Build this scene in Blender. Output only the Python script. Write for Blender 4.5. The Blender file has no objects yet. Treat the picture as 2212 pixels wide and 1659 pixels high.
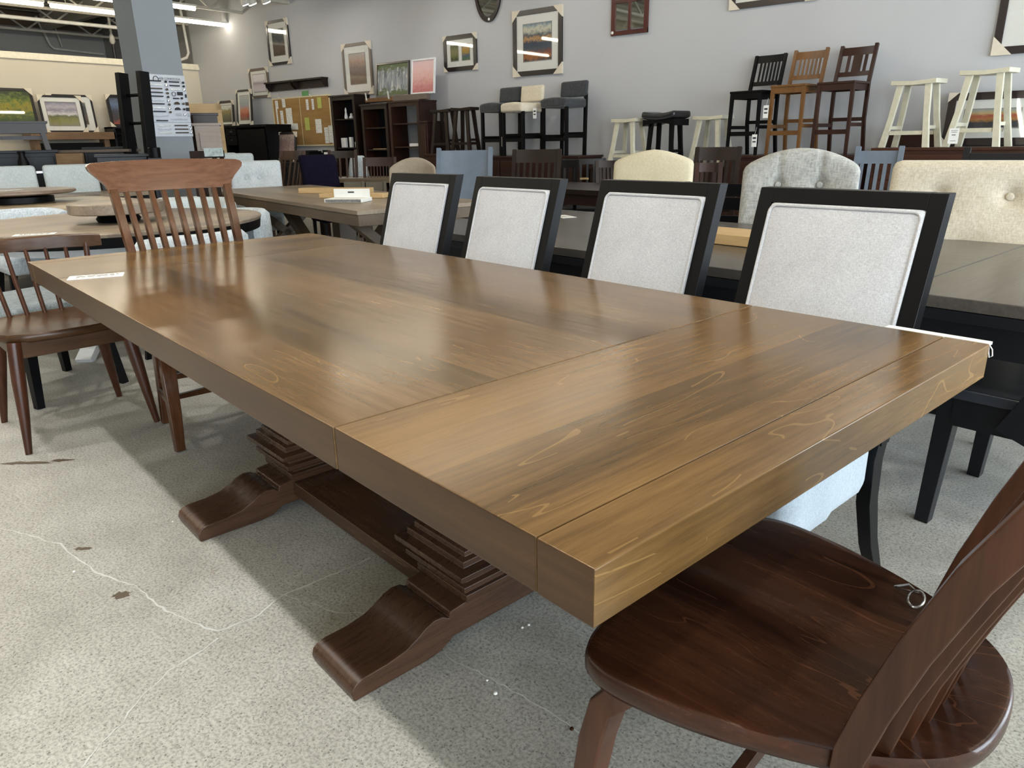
import bpy, math, random
from mathutils import Vector, Matrix
random.seed(7)
C = bpy.context.scene.collection
PI = math.pi
def R(d): return math.radians(d)

# ------------------------------------------------------------ camera frame
# measured from the photograph: focal length, pitch, roll and eye height
FPX, PITCH, ROLL, EYE = 1573.8, 0.32186, -0.018968, 1.178
HEAD = R(38.8)                      # the camera looks this far left of the wall's normal
fwd = Vector((-math.sin(HEAD), math.cos(HEAD), 0))
rgt = Vector((math.cos(HEAD), math.sin(HEAD), 0))
F = fwd * math.cos(PITCH) + Vector((0, 0, -math.sin(PITCH)))
U0 = rgt.cross(F)
RX = rgt * math.cos(ROLL) + U0 * math.sin(ROLL)
UX = -rgt * math.sin(ROLL) + U0 * math.cos(ROLL)
EYEP = Vector((0, 0, EYE))
def ray(x, y): return F * FPX + RX * (x - 1106) + UX * (829.5 - y)
def gz(x, y, z):                    # point of a sight line at height z
    d = ray(x, y); return EYEP + d * ((z - EYE) / d.z)
def at(x, y, D):                    # point of a sight line at ground distance D
    d = ray(x, y); return EYEP + d * (D / math.hypot(d.x, d.y))
cd = bpy.data.cameras.new('camera'); cam = bpy.data.objects.new('camera', cd); C.objects.link(cam)
cd.sensor_width = 36; cd.lens = FPX / 2212 * 36; cd.clip_start = .02
M3 = Matrix((RX, UX, -F)).transposed()
cam.matrix_world = Matrix.Translation(EYEP) @ M3.to_4x4()
bpy.context.scene.camera = cam

# table frame: origin at the near corner, a along the length, b across
TA = R(170.29); TU = Vector((math.cos(TA), math.sin(TA), 0)); TV = Vector((math.sin(TA), -math.cos(TA), 0))
TB = rgt * .08122 + fwd * .6478
def T(a, b, z=0): return TB + TU * a + TV * b + Vector((0, 0, z))

# ------------------------------------------------------------ mesh helper
class MB:
    def __init__(s): s.v = []; s.f = []
    def add(s, vs, fs, M=None):
        o = len(s.v)
        s.v += [tuple(M @ Vector(v)) if M else tuple(v) for v in vs]
        s.f += [tuple(i + o for i in f) for f in fs]; return s
    def box(s, x0, x1, y0, y1, z0, z1, M=None):
        return s.add([(x0,y0,z0),(x1,y0,z0),(x1,y1,z0),(x0,y1,z0),(x0,y0,z1),(x1,y0,z1),(x1,y1,z1),(x0,y1,z1)],
                     [(0,3,2,1),(4,5,6,7),(0,1,5,4),(1,2,6,5),(2,3,7,6),(3,0,4,7)], M)
    def rings(s, rr, closed=True, caps=True, M=None):   # list of rings of equal length
        n = len(rr[0]); vs = [p for r in rr for p in r]; fs = []
        for i in range(len(rr) - 1):
            for j in range(n if closed else n - 1):
                a, b = i*n + j, i*n + (j+1) % n
                fs.append((a, b, b+n, a+n))
        if caps: fs.append(tuple(range(n))[::-1]); fs.append(tuple(range((len(rr)-1)*n, len(rr)*n)))
        return s.add(vs, fs, M)
    def sweep(s, path, sizes, side=(1, 0, 0), M=None):   # rectangular section: width along side, thickness across
        side = Vector(side).normalized(); P = [Vector(p) for p in path]; rr = []
        for i, p in enumerate(P):
            t = (P[min(i+1, len(P)-1)] - P[max(i-1, 0)]).normalized()
            nn = side.cross(t).normalized(); w, h = sizes[i] if isinstance(sizes, list) else sizes
            rr.append([p - side*w/2 - nn*h/2, p + side*w/2 - nn*h/2, p + side*w/2 + nn*h/2, p - side*w/2 + nn*h/2])
        return s.rings(rr, M=M)
    def tube(s, path, rad, n=12, M=None):
        P = [Vector(p) for p in path]; rr = []; up = None
        for i, p in enumerate(P):
            t = (P[min(i+1, len(P)-1)] - P[max(i-1, 0)]).normalized()
            if up is None: up = Vector((0, 0, 1)) if abs(t.z) < .9 else Vector((1, 0, 0))
            a = t.cross(up).normalized(); up = a.cross(t).normalized()
            r = rad[i] if isinstance(rad, (list, tuple)) else rad
            rr.append([p + (a*math.cos(2*PI*j/n) + up*math.sin(2*PI*j/n))*r for j in range(n)])
        return s.rings(rr, M=M)
    def lathe(s, prof, c=(0, 0, 0), n=24, M=None):
        c = Vector(c)
        return s.rings([[c + Vector((r*math.cos(2*PI*j/n), r*math.sin(2*PI*j/n), z)) for j in range(n)] for r, z in prof], M=M)
    def prism(s, poly, d0, d1, ax='y', M=None):          # polygon in the other two axes
        def m(p, d): return {'y': (p[0], d, p[1]), 'x': (d, p[0], p[1]), 'z': (p[0], p[1], d)}[ax]
        n = len(poly)
        return s.add([m(p, d0) for p in poly] + [m(p, d1) for p in poly],
                     [tuple(range(n))[::-1], tuple(range(n, 2*n))] + [(i, (i+1) % n, (i+1) % n + n, i + n) for i in range(n)], M)
    def plump(s, c, size, r, puff=None, n=8, M=None):    # rounded box, optionally reshaped by puff(x,y,z)
        h = [max(x/2, 1e-4) for x in size]; r = min(r, *h)
        def line(a):
            e = [-a, -a + r*.3, -a + r]; m = [(-a+r) + (2*a-2*r)*i/n for i in range(1, n)]
            return e + m + [a - r, a - r*.3, a]
        L = [line(a) for a in h]; idx = {}; vs = []; fs = []
        def V(p):
            k = tuple(round(q, 6) for q in p)
            if k not in idx:
                inn = Vector([max(-h[i]+r, min(h[i]-r, p[i])) for i in range(3)]); d = Vector(p) - inn
                q = inn + (d.normalized()*r if d.length > 1e-9 else Vector((0, 0, 0)))
                if puff: q = Vector(puff(q.x, q.y, q.z))
                idx[k] = len(vs); vs.append(q + Vector(c))
            return idx[k]
        for ax in range(3):
            b, d = (ax+1) % 3, (ax+2) % 3
            for sg in (-1, 1):
                for i in range(len(L[b])-1):
                    for j in range(len(L[d])-1):
                        q = []
                        for ii, jj in ((i,j),(i+1,j),(i+1,j+1),(i,j+1)):
                            p = [0, 0, 0]; p[ax] = sg*h[ax]; p[b] = L[b][ii]; p[d] = L[d][jj]; q.append(V(p))
                        if sg < 0: q.reverse()
                        if len(set(q)) >= 3: fs.append(tuple(dict.fromkeys(q)))
        return s.add(vs, fs, M)
    def build(s, name, mat, parent=None, bevel=0, smooth=40, label=None, sub=0):
        me = bpy.data.meshes.new(name); me.from_pydata(s.v, [], s.f); me.validate(); me.update()
        me.materials.append(mat)
        if smooth:
            for p in me.polygons: p.use_smooth = True
            me.set_sharp_from_angle(angle=R(smooth))
        o = bpy.data.objects.new(name, me); C.objects.link(o)
        if parent: o.parent = parent
        if bevel:
            b = o.modifiers.new('bevel', 'BEVEL'); b.width = bevel; b.segments = 2; b.limit_method = 'ANGLE'; b.angle_limit = R(40); b.harden_normals = True
        if sub: m = o.modifiers.new('sub', 'SUBSURF'); m.levels = m.render_levels = sub
        if label: o['label'] = label
        return o
def tag(o, label, cat, group=None):
    o['label'] = label; o['category'] = cat
    if group: o['group'] = group
    return o
def thing(name, label, cat, loc=(0,0,0), rz=0, group=None):
    o = bpy.data.objects.new(name, None); C.objects.link(o); o.empty_display_size = .1
    o.location = loc; o.rotation_euler = (0, 0, rz); return tag(o, label, cat, group)
def struct(name, mb, mat, **k):
    o = mb.build(name, mat, **k); o['kind'] = 'structure'; return o
def dup(root, loc, rz, label, group=None):
    r = root.copy(); C.objects.link(r); r.location = loc; r.rotation_euler = (0, 0, rz); r['label'] = label
    if group: r['group'] = group
    def rec(a, b):
        for ch in a.children:
            c = ch.copy(); C.objects.link(c); c.parent = b; rec(ch, c)
    rec(root, r); return r
def box1(name, mat, x0, x1, y0, y1, z0, z1, parent=None, bevel=0, **k):
    return MB().box(x0, x1, y0, y1, z0, z1).build(name, mat, parent, bevel, **k)

# ------------------------------------------------------------ materials
def newmat(name, rough=.5, spec=.5, metal=0, coat=0):
    m = bpy.data.materials.new(name); m.use_nodes = True; nt = m.node_tree
    b = nt.nodes['Principled BSDF']; b.inputs['Roughness'].default_value = rough; b.inputs['Metallic'].default_value = metal
    b.inputs['Specular IOR Level'].default_value = spec; b.inputs['Coat Weight'].default_value = coat; b.inputs['Coat Roughness'].default_value = .15
    return m, nt, b
def srgb(h):
    h = h.lstrip('#'); c = [int(h[i:i+2], 16)/255 for i in (0, 2, 4)]
    return tuple(x/12.92 if x <= .04045 else ((x+.055)/1.055)**2.4 for x in c) + (1,)
def N(nt, typ, **k):
    n = nt.nodes.new(typ)
    for a, v in k.items():
        if a.startswith('i_'): n.inputs[a[2:].replace('_', ' ')].default_value = v
        else: setattr(n, a, v)
    return n
def ramp(nt, stops, fac):
    r = nt.nodes.new('ShaderNodeValToRGB'); e = r.color_ramp.elements
    while len(e) < len(stops): e.new(.5)
    for el, (p, c) in zip(e, stops): el.position = p; el.color = c if not isinstance(c, str) else srgb(c)
    nt.links.new(fac, r.inputs[0]); return r.outputs[0]
def mixc(nt, a, b, fac, blend='MIX'):
    m = nt.nodes.new('ShaderNodeMix'); m.data_type = 'RGBA'; m.blend_type = blend
    for sock, v in ((m.inputs[0], fac), (m.inputs[6], a), (m.inputs[7], b)):
        if hasattr(v, 'links'): nt.links.new(v, sock)
        else: sock.default_value = v
    return m.outputs[2]
def coords(nt, scale=(1,1,1), kind='Object', rot=(0,0,0)):
    t = nt.nodes.new('ShaderNodeTexCoord'); mp = nt.nodes.new('ShaderNodeMapping')
    nt.links.new(t.outputs[kind], mp.inputs[0]); mp.inputs['Scale'].default_value = scale; mp.inputs['Rotation'].default_value = rot
    return mp.outputs[0]
def noise(nt, vec, scale, detail=4, rough=.55, dist=0):
    n = N(nt, 'ShaderNodeTexNoise'); n.inputs['Scale'].default_value = scale; n.inputs['Detail'].default_value = detail
    n.inputs['Roughness'].default_value = rough; n.inputs['Distortion'].default_value = dist; nt.links.new(vec, n.inputs['Vector']); return n.outputs[0]
def math_(nt, op, a, b=0, clamp=False):
    m = N(nt, 'ShaderNodeMath', operation=op, use_clamp=clamp)
    for i, v in enumerate((a, b)):
        if hasattr(v, 'links'): nt.links.new(v, m.inputs[i])
        else: m.inputs[i].default_value = v
    return m.outputs[0]
def bump(nt, b, h, strength=.2, dist=.002):
    n = nt.nodes.new('ShaderNodeBump'); n.inputs['Strength'].default_value = strength; n.inputs['Distance'].default_value = dist
    nt.links.new(h, n.inputs['Height']); nt.links.new(n.outputs[0], b.inputs['Normal'])
def wood(name, dark, light, line=None, rough=.3, axis='x', plank=0, blotch=.5, coat=0, spec=.38, lines=9, streak=1):
    m, nt, b = newmat(name, rough, spec, 0, coat)
    ax = {'x': 0, 'y': 1, 'z': 2}[axis]
    s1 = [14, 14, 14]; s1[ax] = .8
    s2 = [3.2, 3.2, 3.2]; s2[ax] = .6
    v0 = coords(nt)
    def sc(s):
        mp = nt.nodes.new('ShaderNodeMapping'); nt.links.new(v0, mp.inputs[0]); mp.inputs['Scale'].default_value = s; return mp.outputs[0]
    fine = noise(nt, sc([x*streak for x in s1]), 5, 5, .7)
    fig = noise(nt, sc(s2), 1.2, 3, .5, .6)
    fac = math_(nt, 'ADD', math_(nt, 'MULTIPLY', fine, .45), math_(nt, 'MULTIPLY', fig, .55))
    if plank:
        sp = nt.nodes.new('ShaderNodeSeparateXYZ'); nt.links.new(v0, sp.inputs[0])
        cr = {'x': 1, 'y': 0, 'z': 0}[axis]
        fl = math_(nt, 'FLOOR', math_(nt, 'DIVIDE', sp.outputs[cr], plank))
        wn = N(nt, 'ShaderNodeTexWhiteNoise', noise_dimensions='1D'); nt.links.new(fl, wn.inputs[1])
        fac = math_(nt, 'ADD', fac, math_(nt, 'MULTIPLY', math_(nt, 'SUBTRACT', wn.outputs[0], .5), .16))
    col = ramp(nt, [(.33, dark), (.68, light)], fac)
    bl = noise(nt, v0, 2.6, 3, .6, .4)
    col = mixc(nt, col, ramp(nt, [(.3, (.55,.5,.46,1)), (.62, (1,1,1,1))], bl), blotch, 'MULTIPLY')
    if line:
        q = math_(nt, 'PINGPONG', math_(nt, 'MULTIPLY', fig, lines), .5)
        msk = math_(nt, 'MULTIPLY', math_(nt, 'LESS_THAN', q, .018), math_(nt, 'GREATER_THAN', noise(nt, v0, 5, 2), .5))
        col = mixc(nt, col, srgb(line), math_(nt, 'MULTIPLY', msk, .22))
    nt.links.new(col, b.inputs['Base Color'])
    rr = math_(nt, 'ADD', math_(nt, 'MULTIPLY', fine, .12), rough - .06); nt.links.new(rr, b.inputs['Roughness'])
    bump(nt, b, fine, .05, .001); return m
def fabric(name, c1, c2, scale=220, rough=.95, axis='z', str_=.35, sheen=.2):
    m, nt, b = newmat(name, rough, .15); b.inputs['Sheen Weight'].default_value = sheen
    s = [1, 1, 1]; s['xyz'.index(axis)] = .22
    v = coords(nt, s); a = noise(nt, v, scale, 3, .7); s2 = [.2, .2, .2]; s2['xyz'.index(axis)] = 1
    w = noise(nt, coords(nt, s2), scale*1.3, 2, .7); big = noise(nt, coords(nt), 9, 2)
    f = math_(nt, 'ADD', math_(nt, 'ADD', math_(nt, 'MULTIPLY', a, .5), math_(nt, 'MULTIPLY', w, .35)), math_(nt, 'MULTIPLY', big, .15))
    nt.links.new(ramp(nt, [(.36, c1), (.62, c2)], f), b.inputs['Base Color']); bump(nt, b, f, str_, .0015); return m
def plain(name, c, rough=.5, metal=0, spec=.5, var=.06, scale=14, coat=0):
    m, nt, b = newmat(name, rough, spec, metal, coat); c = srgb(c) if isinstance(c, str) else c
    d = tuple(x*(1-var*2) for x in c[:3]) + (1,)
    nt.links.new(ramp(nt, [(.3, d), (.7, c)], noise(nt, coords(nt), scale, 3)), b.inputs['Base Color']); return m
def emit(name, c, s):
    m, nt, b = newmat(name, .5); b.inputs['Base Color'].default_value = srgb(c)
    b.inputs['Emission Color'].default_value = srgb(c); b.inputs['Emission Strength'].default_value = s; return m
def glassmat(name, rough=.02):
    m = bpy.data.materials.new(name); m.use_nodes = True; nt = m.node_tree; nt.nodes.clear()
    o = nt.nodes.new('ShaderNodeOutputMaterial'); t = nt.nodes.new('ShaderNodeBsdfTransparent'); g = nt.nodes.new('ShaderNodeBsdfGlossy')
    g.inputs['Roughness'].default_value = rough; lw = nt.nodes.new('ShaderNodeLayerWeight'); lw.inputs[0].default_value = .5
    fr = math_(nt, 'ADD', math_(nt, 'MULTIPLY', math_(nt, 'POWER', lw.outputs['Facing'], 5), .9), .04, True)
    mx = nt.nodes.new('ShaderNodeMixShader'); nt.links.new(fr, mx.inputs[0]); nt.links.new(t.outputs[0], mx.inputs[1]); nt.links.new(g.outputs[0], mx.inputs[2]); nt.links.new(mx.outputs[0], o.inputs[0]); return m
def art(name, stops, scale=6, warp=.35, vert=True, streak=(1,1,1), rough=.6):   # loose painted image: bands from bottom to top, broken up by noise
    m, nt, b = newmat(name, rough, .3)
    t = nt.nodes.new('ShaderNodeTexCoord'); sp = nt.nodes.new('ShaderNodeSeparateXYZ'); nt.links.new(t.outputs['Generated'], sp.inputs[0])
    mp = nt.nodes.new('ShaderNodeMapping'); nt.links.new(t.outputs['Generated'], mp.inputs[0]); mp.inputs['Scale'].default_value = streak
    n1 = noise(nt, mp.outputs[0], scale, 6, .65, .5); n2 = noise(nt, mp.outputs[0], scale*4, 3, .6)
    f = math_(nt, 'ADD', sp.outputs[2 if vert else 0], math_(nt, 'MULTIPLY', math_(nt, 'SUBTRACT', n1, .5), warp*2.4))
    f = math_(nt, 'ADD', f, math_(nt, 'MULTIPLY', math_(nt, 'SUBTRACT', n2, .5), warp*.8))
    nt.links.new(ramp(nt, stops, f), b.inputs['Base Color']); return m

M = {}
M['maple'] = wood('maple_brown', '#5a3d24', '#8c6640', '#c0955f', .27, 'x', .16, .45)
M['maple_cross'] = wood('maple_brown_cross', '#573b22', '#926b42', '#c79a62', .3, 'y', .14, .5)
M['maple_dark'] = wood('maple_brown_base', '#35251a', '#5c402b', None, .26, 'y', 0, .4)
M['maple_darky'] = M['maple_dark']
M['maple_darkx'] = wood('maple_brown_stretcher', '#32231a', '#563c2a', None, .28, 'x', 0, .4)
M['seatwood'] = wood('cherry_seat', '#22110b', '#51301e', '#7d5238', .26, 'y', .13, .7, lines=12)
M['legwood'] = wood('cherry_leg', '#301b11', '#563624', None, .32, 'z', 0, .4)
M['farwood'] = wood('chestnut_chair', '#38200f', '#62402a', None, .16, 'z', 0, .3)
M['farcrest'] = wood('chestnut_crest', '#4a2d1e', '#74503a', None, .16, 'x', 0, .3)
M['spindle'] = wood('walnut_chair', '#33200f', '#5e4027', None, .3, 'x', 0, .5)
M['spindleleg'] = wood('walnut_leg', '#2c150c', '#55301c', None, .3, 'z', 0, .4)
M['black'] = plain('black_lacquer', '#08080a', .4, var=.1, spec=.16)
M['blackwood'] = wood('black_wood', '#050609', '#0c0e14', None, .4, 'x', 0, .2)
M['greytop'] = wood('charcoal_top', '#38342f', '#524c46', None, .3, 'x', 0, .3)
M['linen'] = fabric('linen_grey', '#a8a9aa', '#cfd0d2', 420)
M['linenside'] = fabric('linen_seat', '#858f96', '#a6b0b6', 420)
M['cream'] = fabric('cream_linen', '#bfb49c', '#e2d9c6', 180)
M['ivory'] = fabric('ivory_linen', '#c6ba9a', '#ddd3b8', 240)
M['silver'] = fabric('silver_fabric', '#8c8c87', '#bfbeb8', 120)
M['barrel'] = fabric('blue_grey_weave', '#98a4ac', '#cfd6da', 120)
M['pale'] = fabric('pale_grey_fabric', '#a9b2b3', '#c6cfd0', 160)
M['seatgrey'] = fabric('grey_seat_fabric', '#5f686c', '#8d979a', 140)
M['slate'] = fabric('slate_velvet', '#2e3032', '#4a4c4f', 90, sheen=.2)
M['tuft'] = fabric('tufted_pale_blue', '#a9b4bb', '#d3d9dc', 160)
M['leather'] = plain('black_leather', '#1b1b1e', .35)
M['greyseat'] = plain('black_seat', '#2a2d33', .28)
M['plum'] = fabric('dark_plum', '#0c0818', '#151026', 90, sheen=0)
M['beige'] = fabric('beige_linen', '#8f8474', '#a89c8a', 160)
M['white_paint'] = plain('cream_paint', '#dcd8c2', .4)
M['white'] = plain('white_paint', '#e2e4e4', .45)
M['paper'] = plain('paper', '#e9e9e4', .7, var=.03)
M['cardboard'] = plain('card_corner', '#d9cfbc', .8, var=.05)
M['chrome'] = plain('chrome', '#c8ccd0', .2, 1)
M['ink'] = plain('ink', '#2b2b30', .7)
M['greychair'] = plain('blue_grey_daylit', '#6a7684', .35, var=.08)  # blue of reflected daylight mixed into the chair colour
M['dkbrown'] = wood('dark_brown', '#150c08', '#2a1912', None, .35, 'x', 0, .3)
M['dkbrownz'] = wood('dark_brown_upright', '#150c08', '#2a1912', None, .35, 'z', 0, .3)
M['midbrown'] = wood('mid_brown', '#1f100a', '#3a2016', None, .35, 'x', 0, .3)
M['mission'] = wood('mission_oak', '#26130c', '#4a2a1b', None, .35, 'x', 0, .3, streak=.6)
M['oak'] = wood('oak_chair', '#553518', '#815a30', None, .35, 'z', 0, .3)
M['red'] = wood('red_brown_chair', '#22100a', '#3b1f16', None, .35, 'z', 0, .3)
M['pine'] = wood('pale_pine', '#b4915f', '#d9bd8e', None, .5, 'x', 0, .2)
M['greyoak'] = wood('weathered_table', '#6f614f', '#9c8c76', None, .4, 'x', .15, .3)
M['greyoakedge'] = wood('weathered_edge', '#4a3d2e', '#6d5b45', None, .4, 'x', 0, .3)
M['tan'] = wood('tan_table', '#94836a', '#b9a88c', None, .35, 'x', .2, .2)
M['tanx'] = wood('tan_round_table', '#6b6056', '#a69680', None, .35, 'y', .17, .4)
M['slab'] = wood('live_edge_slab', '#6e5640', '#9a7f5f', None, .5, 'x', 0, .5)
M['glass'] = glassmat('picture_glass')
M['frame_black'] = plain('frame_espresso', '#1c1412', .3, var=.15, coat=.3)
M['frame_plum'] = plain('frame_dark_cherry', '#1d0d10', .3, var=.15, coat=.3)
M['frame_taupe'] = plain('frame_taupe', '#6b5f55', .4)
M['matboard'] = plain('mat_board', '#dcdcd6', .8, var=.02)
M['mirror'] = plain('mirror', '#b9bdbd', .03, 1, var=.01)

# ------------------------------------------------------------ room shell
WALL = 9.7; XP = -16.82; XW = 5.2; YB = -7.5; ZC = 4.35
def concrete():
    m, nt, b = newmat('polished_concrete', .5, .35); v = coords(nt)
    a = noise(nt, v, .55, 5, .6, .5); c = noise(nt, v, 5, 6, .7); d = noise(nt, v, 130, 2, .7)
    f = math_(nt, 'ADD', math_(nt, 'MULTIPLY', a, .55), math_(nt, 'MULTIPLY', c, .45))
    col = ramp(nt, [(.33, '#8f8e86'), (.52, '#adaba2'), (.7, '#c2c1b9')], f)
    vo = N(nt, 'ShaderNodeTexVoronoi'); vo.inputs['Scale'].default_value = 110; nt.links.new(v, vo.inputs['Vector'])
    sp = math_(nt, 'MULTIPLY', math_(nt, 'LESS_THAN', vo.outputs['Distance'], .24), math_(nt, 'GREATER_THAN', noise(nt, v, 60, 2), .5))
    col = mixc(nt, col, srgb('#4d4a45'), math_(nt, 'MULTIPLY', sp, .6))
    col = mixc(nt, col, ramp(nt, [(.36, (.5,.5,.5,1)), (.58, (1,1,1,1))], d), .8, 'MULTIPLY')
    st = noise(nt, coords(nt, (1.5, 4, 1)), 2.2, 4, .6, .8)
    col = mixc(nt, col, srgb('#7a6c55'), math_(nt, 'MULTIPLY', math_(nt, 'GREATER_THAN', st, .705), .35))
    nt.links.new(col, b.inputs['Base Color']); nt.links.new(math_(nt, 'ADD', math_(nt, 'MULTIPLY', c, .35), .33), b.inputs['Roughness'])
    bump(nt, b, d, .15, .001); return m
def wallmat(name, c):
    m, nt, b = newmat(name, .85, .25); v = coords(nt)
    nt.links.new(mixc(nt, srgb(c), ramp(nt, [(.3, (.93,.93,.93,1)), (.7, (1,1,1,1))], noise(nt, v, .8, 3)), 1, 'MULTIPLY'), b.inputs['Base Color'])
    bump(nt, b, noise(nt, v, 160, 3), .25, .0015); return m
M['floor'] = concrete(); M['wall'] = wallmat('wall_grey_paint', '#bbbcbe'); M['wallcream'] = wallmat('wall_cream_paint', '#cbc3b2')
M['wallgrey'] = wallmat('wall_upper_grey', '#9f9d98'); M['ceil'] = wallmat('roof_deck', '#aaa596')
fl = struct('floor', MB().box(-24, XW, YB, WALL + .2, -.2, 0), M['floor'])
struct('wall_right', MB().box(XP - .15, XW, WALL, WALL + .2, 0, ZC), M['wall'])
struct('wall_right', MB().box(-24, XP - .15, WALL, WALL + .2, 0, ZC + .6), M['wallgrey'])
struct('wall_left', MB().box(-24, XW, YB - .2, YB, 0, ZC), M['wall'])
struct('wall_end', MB().box(XP - .2, XP, YB, WALL, 0, 2.84), M['wallcream'])
struct('trim_1', MB().box(XP - .24, XP + .05, YB, WALL, 2.84, 2.9).box(XP - .22, XP + .03, YB, WALL, 2.9, 2.96), plain('trim_white', '#e4ddc8', .5))
struct('wall_far', MB().box(-21.4, -21.2, YB, WALL, 0, 4.0), M['wallgrey'])
struct('wall_far', MB().box(-21.9, -21.7, YB, WALL, 0, 6), plain('block_brown', '#6d5c4b', .9))
dk = MB().box(-22, XW, YB - .2, WALL + .2, ZC + .1, ZC + .3)
for i in range(70): dk.box(-22 + i*.4, -21.85 + i*.4, YB, WALL, ZC + .04, ZC + .1)
struct('ceiling', dk, M['ceil'])
# storefront: piers, sill and head around real openings, daylight comes through them
sf = MB().box(XW, XW+.2, YB-.2, WALL+.2, 0, .25).box(XW, XW+.2, YB-.2, WALL+.2, 3.3, ZC+.3)
for i in range(5): y = YB + i*(WALL-YB)/4; sf.box(XW, XW+.2, y-.25, y+.25, .25, 3.3)
struct('wall_front', sf, M['wall'])
mu = plain('window_metal', '#3a3c40', .4, .6)
for i in range(4):
    y0 = YB + i*(WALL-YB)/4 + .25; y1 = YB + (i+1)*(WALL-YB)/4 - .25; ym = (y0+y1)/2
    w = MB()
    for y in (y0, ym, y1): w.box(XW+.06, XW+.12, y-.03, y+.03, .25, 3.3)
    for z in (.27, 2.4, 3.28): w.box(XW+.06, XW+.12, y0, y1, z-.03, z+.03)
    struct('window_%d' % (i+1), w, mu)
    ld = bpy.data.lights.new('daylight', 'AREA'); ld.shape = 'RECTANGLE'; ld.size = y1-y0; ld.size_y = 3.0; ld.energy = 370; ld.color = (.8, .9, 1)
    lo = bpy.data.objects.new('daylight', ld); C.objects.link(lo); lo.location = (XW + .3, ym, 1.8); lo.rotation_euler = (0, R(90), 0)
wd = bpy.data.worlds.new('sky'); bpy.context.scene.world = wd; wd.use_nodes = True
bg = wd.node_tree.nodes['Background']; bg.inputs[0].default_value = (.8, .9, 1, 1); bg.inputs[1].default_value = .8

# ceiling lamps: rows of tube lights hung along the y direction
M['tube'] = emit('lit_tube', '#fff4de', 16); M['lampbody'] = plain('lamp_body', '#cfccc2', .5)
def tube_lamp(x, y0, L, label, z=3.62, g='tube lights in rows under the roof'):
    t = thing('tube_light', label, 'ceiling light', (x, y0 + L/2, z), 0, g)
    MB().box(-.03, .03, -L/2+.01, L/2-.01, .035, .07).build('housing', M['lampbody'], t)
    MB().tube([(0, -L/2+.03, 0), (0, -L/2+.04, 0), (0, L/2-.04, 0), (0, L/2-.03, 0)], [.02, .035, .035, .02], 10).build('tube', M['tube'], t)
    for y in (-L/2+.3, L/2-.3): MB().tube([(0, y, .06), (0, y, ZC+.05-z)], .006, 6).build('hanger', M['lampbody'], t)
    return t
t0 = tube_lamp(-15.42, 3.75, 2.4, 'white tube light in the row nearest the far partition')
for x, ys, w in ((-15.42, (6.2, 8.65-2.4+.0), 'nearest the far partition'), (-14.15, (-.35, 2.1, 4.5), 'second from the far partition'),
                 (-11.9, (-4.2, -1.75, .7), 'over the back tables'), (-8.6, (-6, -3.5, -1, 6.4), 'over the middle of the shop'),
                 (-5.0, (-6, -3.5, -1, 1.5, 4.0, 6.5), 'over the dining tables'), (-1.6, (-6, -3.5, -1, 1.5, 4.0, 6.5), 'over the camera aisle'), (1.8, (-6, -3.5, -1, 1.5, 4.0), 'nearest the shop windows')):
    for k, y in enumerate(ys):
        if x == -15.42 and k: continue
        dup(t0, (x, y + 1.2, 3.62), 0, 'white tube light in the row ' + w)
for x, y, L in ((-15.38, 7.25 + 1.4, 2.4), (-14.02, 6.92, 0), (-13.97, 0, 0)):
    if L: dup(t0, (x, y + .0, 3.62), 0, 'white tube light in the row nearest the far partition, half hidden by the pillar')
tb = dup(t0, (-13.97, 7.0, 3.62), 0, 'short lit tube light end seen right of the grey pillar')
# steel: joists, pipes, conduit
M['steel'] = plain('primed_steel', '#b8b3a6', .55)
def joist(x, z0=3.78, z1=4.3, nm='trim_2'):
    j = MB().box(x-.03, x+.03, YB, WALL, z0, z0+.05).box(x-.03, x+.03, YB, WALL, z1, z1+.05)
    n = 24
    for i in range(n):
        ya = YB + (WALL-YB)*i/n; yb = YB + (WALL-YB)*(i+1)/n; zz = (z0+.03, z1+.02) if i % 2 else (z1+.02, z0+.03)
        j.sweep([(x, ya, zz[0]), (x, yb, zz[1])], (.035, .035), (1, 0, 0))
    return struct(nm, j, M['steel'])
for i, x in enumerate((-20.2, -18.6, -17.0, -14.8, -13.2, -11.4, -9.0, -6.5, -4.0, -1.5, 1.0, 3.5)): joist(x, nm='trim_%d' % (i+2))
g = MB().box(-21, XW, 8.2, 8.35, 3.95, 4.3)
struct('trim_20', g, M['steel'])
p = thing('sprinkler_pipe', 'long white painted pipe running under the roof at upper left', 'pipe', (-16.7, 0, 3.55))
MB().tube([(0, YB+.1, 0), (0, 9.0, 0)], .035).build('pipe', M['lampbody'], p)
MB().tube([(0, 8.25, 0), (0, 8.4, -.18), (0, 8.2, -.22)], .03).build('elbow', M['lampbody'], p)
for y in (2, 5, 8): MB().tube([(0, y, 0), (0, y, .8)], .008, 6).build('hanger', M['lampbody'], p)
p = thing('conduit_pipe', 'thin pale conduit dropping down and running along the upper grey wall', 'pipe', (-21.1, 0, 0))
MB().tube([(0, 8.15, 4.25), (0, 8.35, 3.62), (0, 8.42, 3.55), (0, 9.6, 3.5)], .03).build('conduit', M['lampbody'], p)
for y in (8.5,): MB().tube([(0, y, 4.25), (0, y+.12, 3.6)], .015).build('drop', M['lampbody'], p)
p = thing('hanging_downpipe', 'dark vertical pipe behind the top of the cream partition', 'pipe', (-17.3, 8.1, 0))
MB().tube([(0, 0, 2.5), (0, 0, 3.35)], .03).build('pipe', plain('pipe_dark', '#241f1d'), p); MB().lathe([(.03, 3.3), (.06, 3.35), (.05, 3.45), (.025, 3.5), (.025, 3.9)]).build('valve', M['steel'], p)
p = thing('wall_pipe', 'bent pale drain pipe in the corner above the cream partition', 'pipe', (XP-.1, WALL-.12, 0))
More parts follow.
